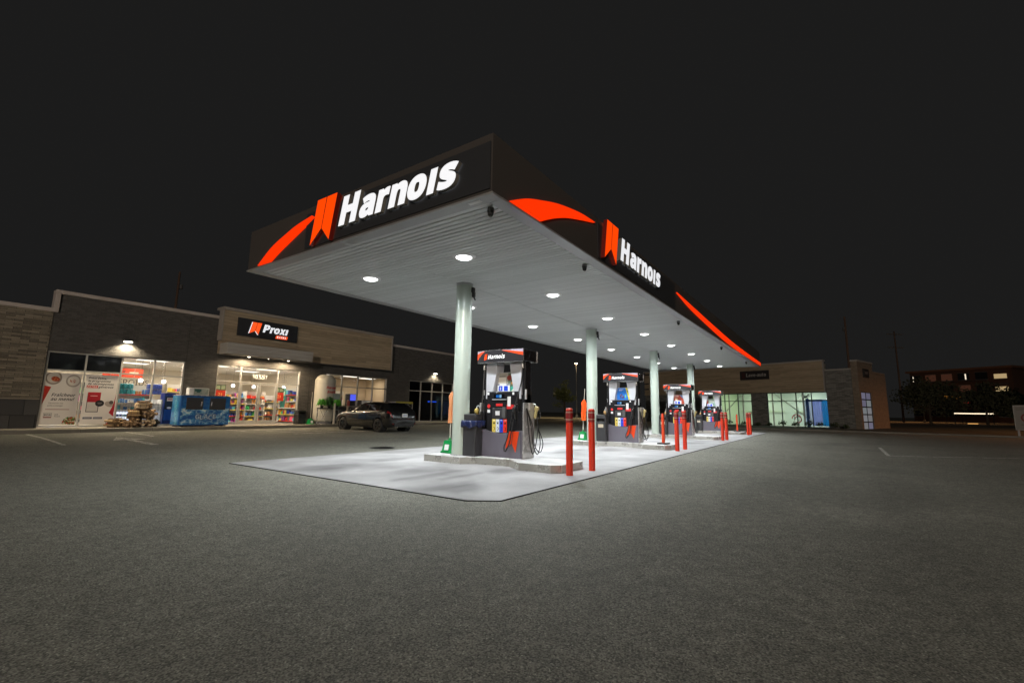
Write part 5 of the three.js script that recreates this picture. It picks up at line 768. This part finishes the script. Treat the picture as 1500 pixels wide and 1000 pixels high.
// planting and kerb before the car wash
{
  const k = struct('verge_kerb', rbox(-0.15, 0, -0.1, 0.1, -22, 34, 0.02).rotateY(-8 * PI / 180).translate(42.6, 0, 0.6), mKerb, 'pale kerb along the planted verge before the car wash', 'kerb');
  struct('verge', metric(new THREE.PlaneGeometry(90, 60).rotateX(-PI / 2).translate(45, 0.05, 5)).rotateY(-8 * PI / 180).translate(42.6, 0, 0.6), new THREE.MeshStandardMaterial({ color: lin(0.045, 0.05, 0.028), map: grime, bumpMap: grime, bumpScale: 0.02, roughness: 0.95 }), 'dark grassy verge around the car wash', 'lawn');
  const mLow = new THREE.MeshPhysicalMaterial({ color: lin(0.04, 0.065, 0.025), roughness: 0.7, side: THREE.DoubleSide });
  let i = 0; for (const z of [-12.4, -10.8, -9.3, -7.9, -6.7, -5.5, -4.4, -3.3, -2.5, -1.3, -0.4]) { const [x, y, zz] = wAt(rr(-1.2, -0.7), 0.05, z), h = rr(0.3, 0.6), t = thing('verge_shrub', `low dark shrub in front of the car wash wall, ${['first', 'second', 'third', 'fourth', 'fifth', 'sixth', 'seventh', 'eighth', 'ninth', 'tenth', 'eleventh'][i++]} from the pumps`, 'shrub', [x, y, zz], 0, 'verge shrubs'), g = []; for (let k2 = 0; k2 < 90; k2++) { const a = rr(0, 6.28), e = rr(0, 1.4), r = rr(0.2, 1) * h * 0.7; g.push(new THREE.PlaneGeometry(0.05, 0.13).rotateX(rr(-1, 1)).rotateY(a).translate(Math.cos(a) * Math.cos(e) * r, h * 0.35 + Math.sin(e) * r, Math.sin(a) * Math.cos(e) * r)); } mesh('foliage', g, mLow, t); mesh('stem', [0, 2, 4].map(a => rod(V(0, 0, 0), V(Math.cos(a) * h * 0.3, h * 0.7, Math.sin(a) * h * 0.3), 0.01, 5)), S(lin(0.05, 0.035, 0.02)), t); }
}

// ------------------------------------------------------------ parked hatchback
{
  const C1 = (t, pts) => { for (let i = 0; i + 1 < pts.length; i++) if (t <= pts[i + 1][0] || i + 2 === pts.length) { const p0 = pts[Math.max(0, i - 1)], p1 = pts[i], p2 = pts[i + 1], p3 = pts[Math.min(pts.length - 1, i + 2)], u = (t - p1[0]) / (p2[0] - p1[0]), m1 = (p2[1] - p0[1]) / (p2[0] - p0[0]) * (p2[0] - p1[0]), m2 = (p3[1] - p1[1]) / (p3[0] - p1[0]) * (p2[0] - p1[0]); return (2 * u ** 3 - 3 * u * u + 1) * p1[1] + (u ** 3 - 2 * u * u + u) * m1 + (-2 * u ** 3 + 3 * u * u) * p2[1] + (u ** 3 - u * u) * m2; } };
  const top = [[0, 0.72], [0.05, 0.92], [0.14, 1.02], [0.4, 1.28], [0.55, 1.375], [0.85, 1.42], [1.4, 1.455], [2.0, 1.45], [2.4, 1.395], [2.8, 1.2], [3.15, 1.01], [3.4, 0.96], [3.9, 0.88], [4.25, 0.76], [4.4, 0.63], [4.46, 0.52]];
  const wid = [[0, 0.68], [0.06, 0.78], [0.2, 0.845], [0.6, 0.885], [1.2, 0.9], [3, 0.9], [3.7, 0.89], [4.1, 0.84], [4.35, 0.72], [4.46, 0.56]];
  const beltY = [[0, 0.7], [0.15, 0.98], [0.6, 1.03], [1.5, 0.99], [3.1, 0.92], [4.0, 0.8], [4.46, 0.45]];
  const botY = [[0, 0.36], [0.25, 0.24], [0.8, 0.2], [3.7, 0.2], [4.3, 0.2], [4.46, 0.26]];
  const half = s => { const w = C1(s, wid), yt = C1(s, top), yb = Math.min(C1(s, beltY), yt - 0.03), b = C1(s, botY), gh = yt - yb, k = Math.min(1, gh / 0.42); return [[0, b], [0.7 * w, b - 0.005], [0.93 * w, b + 0.05], [0.985 * w, b + 0.2], [w, lerp(b, yb, 0.58)], [0.99 * w, lerp(b, yb, 0.86)], [0.955 * w, yb], [lerp(0.92, 0.86, k) * w, yb + gh * 0.34], [lerp(0.86, 0.73, k) * w, yb + gh * 0.78], [lerp(0.7, 0.57, k) * w, yb + gh * 0.95], [0.3 * w, yt - 0.006 * k], [0, yt]]; };
  const at = (s, t) => { const h = half(s), i = Math.min(10, Math.floor(t)), u = t - i, p = j => h[Math.max(0, Math.min(11, j))], c = k => { const a = p(i - 1)[k], b = p(i)[k], d = p(i + 1)[k], e = p(i + 2)[k]; return 0.5 * (2 * b + (d - a) * u + (2 * a - 5 * b + 4 * d - e) * u * u + (3 * b - a - 3 * d + e) * u * u * u); }; return [Math.max(0, c(0)), c(1), 2.23 - s]; };
  const NS = 72, NT = 44, pos = [], idx = [];
  for (let i = 0; i <= NS; i++) { const s = 4.46 * i / NS; for (let j = 0; j < NT; j++) { const p = at(s, 11 * j / NT); pos.push(...p); } for (let j = NT; j > 0; j--) { const p = at(s, 11 * j / NT); pos.push(-p[0], p[1], p[2]); } }
  const R = NT * 2; for (let i = 0; i < NS; i++) for (let j = 0; j < R; j++) { const a = i * R + j, b = i * R + (j + 1) % R, c = a + R, d = b + R; idx.push(a, b, c, b, d, c); }
  for (const [i, fl] of [[0, 1], [NS, 0]]) { const c = pos.length / 3; let sy = 0; for (let j = 0; j < R; j++) sy += pos[(i * R + j) * 3 + 1]; pos.push(0, sy / R, 2.23 - 4.46 * i / NS); for (let j = 0; j < R; j++) { const a = i * R + j, b = i * R + (j + 1) % R; fl ? idx.push(a, c, b) : idx.push(a, b, c); } }
  const bg = new THREE.BufferGeometry(); bg.setAttribute('position', new THREE.Float32BufferAttribute(pos, 3)); bg.setAttribute('uv', new THREE.Float32BufferAttribute(new Float32Array(pos.length / 3 * 2), 2)); bg.setIndex(idx); bg.computeVertexNormals();
  let body = new Brush(bg); body.updateMatrixWorld(); const ev = new Evaluator(); ev.useGroups = false; ev.attributes = ['position', 'normal', 'uv'];
  for (const zc of [2.23 - 0.88, 2.23 - 3.58]) for (const sx of [-1, 1]) { const b = new Brush(new THREE.CylinderGeometry(0.375, 0.375, 0.4, 40).rotateZ(PI / 2)); b.position.set(sx * 0.83, 0.33, zc); b.updateMatrixWorld(); body = ev.evaluate(body, b, SUBTRACTION); }
  const t = thing('parked_car', 'dark grey hatchback parked nose-in at the shop pavement', 'car', [15.57, 0.118, -19.32]); t.rotation.x = 0.012;
  const paint = P(lin(0.017, 0.0175, 0.018), { metalness: 0.5, roughness: 0.22, clearcoat: 1, clearcoatRoughness: 0.06 }), gls = P(lin(0.006), { roughness: 0.04, ior: 1.5 }), blk = mBlackPlastic;
  mesh('body', body.geometry, paint, t);
  const patch = (s0, s1, t0, t1, sx, off = 0.005, n = 14, m2 = 8, edge) => { const p = [], ix = []; for (let i = 0; i <= n; i++) for (let j = 0; j <= m2; j++) { const u = i / n, v = j / m2, s = lerp(s0, s1, u) + (edge ? edge(u, v) : 0), tt = lerp(t0, t1, v), q = at(s, tt), e = 0.01, qa = at(Math.min(4.45, s + e), tt), qb = at(s, Math.min(11, tt + 0.02)), A = V(qa[0] - q[0], qa[1] - q[1], qa[2] - q[2]), B2 = V(qb[0] - q[0], qb[1] - q[1], qb[2] - q[2]), nn = A.cross(B2).normalize(); if (nn.x < -0.2 || (Math.abs(nn.x) <= 0.2 && nn.y < 0)) nn.negate(); p.push(sx * (q[0] + nn.x * off), q[1] + nn.y * off, q[2] + nn.z * off); } for (let i = 0; i < n; i++) for (let j = 0; j < m2; j++) { const a = i * (m2 + 1) + j; ix.push(a, a + 1, a + m2 + 1, a + 1, a + m2 + 2, a + m2 + 1); } const g = new THREE.BufferGeometry(); g.setAttribute('position', new THREE.Float32BufferAttribute(p, 3)); g.setAttribute('uv', new THREE.Float32BufferAttribute(new Float32Array(p.length / 3 * 2), 2)); g.setIndex(ix); g.computeVertexNormals(); return g; };
  for (const sx of [-1, 1]) {
    mesh('side_window', patch(1.78, 2.85, 6.25, 8.55, sx, 0.005, 14, 8, (u, v) => u * -0.42 * v), gls, t); mesh('side_window', patch(0.95, 1.7, 6.25, 8.55, sx), gls, t); mesh('quarter_window', patch(0.62, 0.87, 6.3, 8.3, sx, 0.005, 8, 8, (u, v) => (1 - u) * 0.12 * v), gls, t);
    mesh('tail_lamp', patch(0.03, 0.3, 5.0, 5.85, sx, 0.01), P(lin(0.16, 0.008, 0.01), { roughness: 0.15, clearcoat: 1 }), t); mesh('head_lamp', patch(3.95, 4.3, 5.1, 5.8, sx, 0.008), P(lin(0.5), { roughness: 0.1 }), t);
    mesh('sill_trim', patch(1.3, 3.15, 1.7, 2.5, sx, 0.006), blk, t); for (const s of [0.92, 1.74, 2.86]) mesh('door_seam', patch(s, s + 0.008, 2.8, 6.1, sx, 0.003, 2, 12), blk, t); mesh('door_handle', patch(1.1, 1.28, 5.15, 5.35, sx, 0.028, 4, 3), paint, t); mesh('door_handle', patch(1.98, 2.16, 5.15, 5.35, sx, 0.028, 4, 3), paint, t);
    mesh('mirror', new THREE.SphereGeometry(0.1, 16, 12).scale(1, 0.7, 0.75).translate(sx * 0.98, 1.0, 2.23 - 2.85), paint, t);
    mesh('reflector', rbox(sx * 0.55, sx * 0.72, 0.4, 0.44, 2.19, 2.225, 0.008), P(lin(0.2, 0.01, 0.01), { roughness: 0.2 }), t);
    for (const zc of [2.23 - 0.88, 2.23 - 3.58]) {
      mesh('arch_liner', new THREE.CylinderGeometry(0.374, 0.374, 0.3, 28, 1, true, PI, PI).rotateY(0).rotateZ(PI / 2).translate(sx * 0.74, 0.33, zc), new THREE.MeshStandardMaterial({ color: lin(0.01), roughness: 0.9, side: THREE.DoubleSide }), t);
      const w = new THREE.Group(); w.name = 'wheel'; w.position.set(sx * 0.8, 0.318, zc); w.rotation.y = sx > 0 ? 0 : PI; t.add(w);
      mesh('tyre', new THREE.LatheGeometry([[0.21, -0.1], [0.29, -0.105], [0.318, -0.08], [0.32, 0.08], [0.29, 0.105], [0.22, 0.1]].map(p => new THREE.Vector2(...p)), 36).rotateZ(-PI / 2), mRubber, w);
      const rim = []; for (let k = 0; k < 5; k++) for (const o of [-0.16, 0.16]) { const a = k / 5 * PI * 2 + o; rim.push(rod(V(0.075, Math.cos(a - o) * 0.05, Math.sin(a - o) * 0.05), V(0.085, Math.cos(a) * 0.215, Math.sin(a) * 0.215), 0.017, 6)); } rim.push(new THREE.TorusGeometry(0.215, 0.016, 8, 36).rotateY(PI / 2).translate(0.085, 0, 0), new THREE.CylinderGeometry(0.055, 0.06, 0.04, 16).rotateZ(PI / 2).translate(0.075, 0, 0)); mesh('rim', rim, P(lin(0.06), { metalness: 0.8, roughness: 0.35 }), w); mesh('brake_disc', new THREE.CylinderGeometry(0.205, 0.205, 0.02, 30).rotateZ(PI / 2).translate(0.02, 0, 0), S(lin(0.02), { metalness: 0.5 }), w);
    }
  }
  const both = (...a) => [patch(...a.slice(0, 4), 1, ...a.slice(4)), patch(...a.slice(0, 4), -1, ...a.slice(4))];
  mesh('windscreen', both(2.45, 3.1, 9.15, 11, 0.006), gls, t); mesh('rear_window', both(0.17, 0.43, 8.6, 11, 0.006), gls, t); mesh('spoiler', [rbox(-0.55, 0.55, 1.37, 1.405, 2.23 - 0.62, 2.23 - 0.36, 0.015)], paint, t);
  mesh('bumper_valance', [rbox(-0.6, 0.6, 0.28, 0.46, 2.1, 2.245, 0.03)], blk, t); const pl = mesh('number_plate', rbox(-0.16, 0.16, 0.74, 0.9, 2.215, 2.245, 0.006), mWhite, t); mesh('plate_marks', [-0.1, -0.04, 0.02, 0.08].map(x => box(x, x + 0.035, 0.79, 0.85, 2.246, 2.248)), S(lin(0.05, 0.1, 0.3)), pl); mesh('exhaust', [-0.45, 0.45].map(x => new THREE.CylinderGeometry(0.035, 0.035, 0.12, 14).rotateX(PI / 2).translate(x, 0.27, 2.2)), mSteel, t);
}

// ------------------------------------------------------------ lamps on poles
const poleLamp = (name, label, x, z, h, color, cd, arm = 1.2, turn = 0, yb = 0, bulb = 5, aim = null) => {
  const t = thing(name, label, 'street lamp', [x, yb, z], turn, 'pole lamps'); mesh('pole', cyl(0.09, 0.055, h, 14), S(lin(0.2), { metalness: 0.4 }), t); mesh('foot', cyl(0.2, 0.2, 0.5, 16), mConcrete, t); mesh('arm', tube([[0, h - 0.1, 0], [arm * 0.5, h + 0.15, 0], [arm, h + 0.15, 0]], 0.035, 14), S(lin(0.2), { metalness: 0.4 }), t);
  mesh('head', rbox(arm - 0.15, arm + 0.45, h + 0.12, h + 0.24, -0.15, 0.15, 0.04), mDarkPaint, t); const c = new THREE.Color(color); mesh('lens', rbox(arm - 0.05, arm + 0.39, h + 0.06, h + 0.119, -0.12, 0.12, 0.02), glow(c.r, c.g, c.b, bulb), t);
  const l = new THREE.SpotLight(color, cd, 0, aim ? 0.8 : 1.45, 0.3, 2); l.position.set(arm + 0.17, h + 0.09, 0); l.target.position.set(arm + 0.17, 0, 0); if (aim) { t.updateMatrixWorld(); l.target.position.copy(t.worldToLocal(V(...aim))); } l.shadow.radius = 5; l.castShadow = true; t.add(l, l.target);
};
poleLamp('street_lamp', 'far warm street lamp seen between the two nearest columns', 67.6, -34.2, 8.7, 0xffd9a0, 500, -0.2, 0, 0.2, 60);
poleLamp('street_lamp', 'tall floodlight mast across the road, behind the viewer', -45, 25, 14, 0xffeedc, 6200, 1.2, 0.8, 0, 5, [16, 2, -16]);
poleLamp('street_lamp', 'orange street lamp on a pole beside the car wash, out of view', 52, 21.5, 8.5, 0xffa868, 380, 1.2, PI / 2);
poleLamp('street_lamp', 'small far street lamp beside the apartment block', 125.7, 14.8, 8.8, 0xffb070, 600, 0.2, 0, 0, 30);

// ------------------------------------------------------------ trees
const leafTree = (name, label, x, y, z, h, r, n, leaf, m, sd, lean = 0) => {
  const t = thing(name, label, 'tree', [x, y, z]), bark = S(lin(0.06, 0.045, 0.03), { roughness: 0.95 }); seed = sd; const tips = [], limbs = [];
  const trunkH = h * 0.32; mesh('trunk', new THREE.CylinderGeometry(h * 0.012, h * 0.028, trunkH + h * 0.3, 9).translate(0, (trunkH + h * 0.3) / 2, 0), bark, t);
  for (let i = 0; i < 16; i++) { const a = rr(0, 6.28), y0 = trunkH * rr(0.7, 1.7), l = r * rr(0.5, 1), up = rr(0.15, 0.9) * (h - y0) * 0.75, e = V(Math.cos(a) * l, y0 + up, Math.sin(a) * l); limbs.push(rod(V(0, y0, 0), e, h * 0.006, 5)); tips.push(e, e.clone().lerp(V(0, y0 + up * 0.5, 0), 0.4)); } for (let i = 0; i < 8; i++) tips.push(V(rr(-0.3, 0.3) * r, h * rr(0.55, 0.95), rr(-0.3, 0.3) * r)); mesh('limbs', limbs, bark, t);
  const p = new Float32Array(n * 12), nn = new Float32Array(n * 12), ix = []; const q = new THREE.Quaternion(), E = new THREE.Euler();
  for (let i = 0; i < n; i++) { const tp = pick(tips), c = r * 0.34, o = V(rr(-1, 1), rr(-0.8, 0.8), rr(-1, 1)); if (o.length() > 1) o.normalize().multiplyScalar(rr(0.5, 1)); o.multiplyScalar(c).add(tp); q.setFromEuler(E.set(rr(0, 6.28), rr(0, 6.28), rr(0, 6.28))); const s = leaf * rr(0.6, 1.3), cs = [[-0.45, 0], [0, -1], [0.45, 0], [0, 1]], nv = V(0, 0, 1).applyQuaternion(q); cs.forEach(([u, v], k) => { const w = V(u * s, v * s, 0).applyQuaternion(q).add(o); p.set([w.x, w.y, w.z], (i * 4 + k) * 3); nn.set([nv.x, nv.y, nv.z], (i * 4 + k) * 3); }); ix.push(i * 4, i * 4 + 1, i * 4 + 2, i * 4, i * 4 + 2, i * 4 + 3); }
  const g = new THREE.BufferGeometry(); g.setAttribute('position', new THREE.BufferAttribute(p, 3)); g.setAttribute('normal', new THREE.BufferAttribute(nn, 3)); g.setIndex(ix); mesh('crown', g, m, t); return t;
};
const leafMat = (r, g, b) => new THREE.MeshPhysicalMaterial({ color: lin(r, g, b), roughness: 0.8, transmission: 0.3, thickness: 0, side: THREE.DoubleSide });
const mLeaf = [leafMat(0.09, 0.11, 0.025), leafMat(0.05, 0.07, 0.025), leafMat(0.06, 0.06, 0.02), leafMat(0.08, 0.05, 0.025)];
leafTree('young_tree', 'small young tree lit from above between the two nearest columns', 60.4, 0.2, -32.5, 5.6, 1.7, 1700, 0.14, mLeaf[0], 11);
[['dark bushy tree between car wash and apartment block', 88, 11, 6.5, 4, 2], ['dark tree in front of the apartment block entrance', 92, 17.5, 6, 3.2, 2], ['brownish tree beyond the notice board', 82, 24.5, 9, 4, 3], ['low dark tree in front of the apartment windows', 96, 21.5, 5.2, 3, 1], ['dark tree at the picture edge beyond the notice board', 76, 27, 7, 3.4, 3]].forEach(([l, x, z, h, r, m], i) => leafTree('dark_tree', l, x, 0, z, h, r, 2600, 0.22, mLeaf[m], 51 + i));

// ------------------------------------------------------------ far things
const utility = (label, x, z, h, arms, turn) => { const t = thing('utility_pole', label, 'utility pole', [x, 0, z], turn, 'utility poles'); mesh('pole', cyl(0.19, 0.12, h, 10), S(lin(0.16, 0.1, 0.07), { roughness: 0.9 }), t); arms.forEach(y => { mesh('crossarm', box(-1.6, 1.6, y - 0.07, y + 0.07, -0.08, 0.08), S(lin(0.18, 0.15, 0.12)), t); for (const x2 of [-1.4, -0.6, 0.6, 1.4]) mesh('insulator', cyl(0.05, 0.04, 0.16, 8, x2, y + 0.07, 0), S(lin(0.3)), t); }); if (!arms.length) mesh('transformer', cyl(0.22, 0.22, 0.6, 12, 0.34, h - 2.2, 0), S(lin(0.14)), t); };
utility('bare wooden utility pole rising behind the car wash', 85, 2.2, 16, [], 0.4); utility('wooden utility pole with two crossarms beyond the car wash', 115.5, 10.6, 17.6, [17, 14.4], -0.9); utility('wooden utility pole behind the shop near the stone wall', 22.8, -68.5, 18.4, [], 0.2);
{
  const t = thing('apartment_block', 'far apartment block with a few warm lit windows', 'building', [163, 0, 26.5], -0.6), W = (g, m, n) => mesh(n, g, m, t);
  W(box(0, 12, 0, 13, -10.5, 10.5), S(lin(0.16, 0.08, 0.05), { roughness: 0.9 }), 'wall'); W(box(-1, 12.5, 13, 13.5, -11, 11), S(lin(0.3, 0.14, 0.08)), 'roof');
  const lit = glow(1, 0.72, 0.36, 0.42), dim = glow(0.5, 0.18, 0.1, 0.08), bright = glow(1, 0.85, 0.65, 1), off = P(lin(0.02), { roughness: 0.2 });
  for (let f = 0; f < 4; f++) for (let k = 0; k < 6; k++) { const z = -9.2 + k * 3.5, y = 1.4 + f * 3.05, m = k === 5 && f > 0 ? lit : f === 3 && k < 4 ? (k === 1 || k === 2 ? dim : off) : f === 2 && k === 3 ? dim : off; const w = new THREE.Group(); w.name = 'window'; t.add(w); mesh('sill', box(-0.12, -0.001, y - 0.12, y, z - 1.25, z + 1.25), S(lin(0.2)), w); mesh('lintel', box(-0.12, -0.001, y + 1.7, y + 1.8, z - 1.25, z + 1.25), S(lin(0.2)), w); mesh('pane', box(-0.06, -0.01, y, y + (m === lit ? 1.1 : 1.7), z - 1.15, z + 1.15), m, w); if (f === 3 && (k === 0 || k === 3)) mesh('curtain_gap', box(-0.09, -0.065, y + 0.1, y + 1.5, z + (k ? 0.3 : -0.6), z + (k ? 0.55 : -0.4)), bright, w); if (f && k < 5) mesh('balcony', box(-1.3, -0.001, y - 0.5, y - 0.3, z - 1.4, z + 1.4), S(lin(0.12, 0.07, 0.05)), w); }
}
for (const [x, z, w, y, h, c, k, lab] of [[104, 18.3, 5.2, 1.7, 0.16, [1, 0.8, 0.55], 1.6, 'long thin strip of warm light at the far street'], [106, 18.4, 1.4, 0.1, 0.12, [1, 0.5, 0.15], 0.9, 'short orange light low at the far street'], [112, 17.2, 2.4, 4.4, 0.5, [0.9, 0.35, 0.05], 0.3, 'small amber lit box above the far street'], [112, 20.4, 4, 3.6, 0.22, [0.6, 0.02, 0.015], 0.35, 'dim red strip of light above the far street']]) { const t = thing('far_light', lab, 'light', [x, 0, z], 0.35); mesh('lit_panel', rbox(-0.05, 0.05, y, y + h, -w / 2, w / 2, 0.03), glow(...c, k), t); mesh('support', [box(0.06, 0.12, 0, y + h, -w / 2, -w / 2 + 0.08), box(0.06, 0.12, 0, y + h, w / 2 - 0.08, w / 2)], mDarkPaint, t); }
{ const t = thing('notice_board', 'pale notice board on posts at the right edge of the car park', 'sign', [43.4, 0, 9.5], 1.05 - PI / 2 + 0.0); mesh('board', rbox(-0.04, 0.04, 0.42, 2.0, 0, 1.6, 0.01), S(lin(0.42, 0.4, 0.37)), t); mesh('print', new THREE.PlaneGeometry(1.5, 1.48).rotateY(-PI / 2).translate(-0.042, 1.21, 0.8), new THREE.MeshStandardMaterial({ map: canvasTex(256, 256, (c, w, h) => { c.fillStyle = '#8e8a84'; c.fillRect(0, 0, w, h); c.fillStyle = '#6d6862'; for (let i = 0; i < 3; i++) c.fillRect(14, 16 + i * 14, 200, 5); c.strokeStyle = '#7c3b34'; c.lineWidth = 14; c.beginPath(); c.arc(92, 130, 40, 0, 7); c.stroke(); c.fillStyle = '#7c3b34'; c.fillRect(72, 122, 40, 16); c.fillStyle = '#757069'; c.fillRect(40, 200, 120, 10); }), roughness: 0.6 }), t); for (const z of [0.1, 1.5]) mesh('post', box(0.045, 0.12, 0, 2.0, z - 0.04, z + 0.04), S(lin(0.4)), t); }

renderer.render(scene, camera);
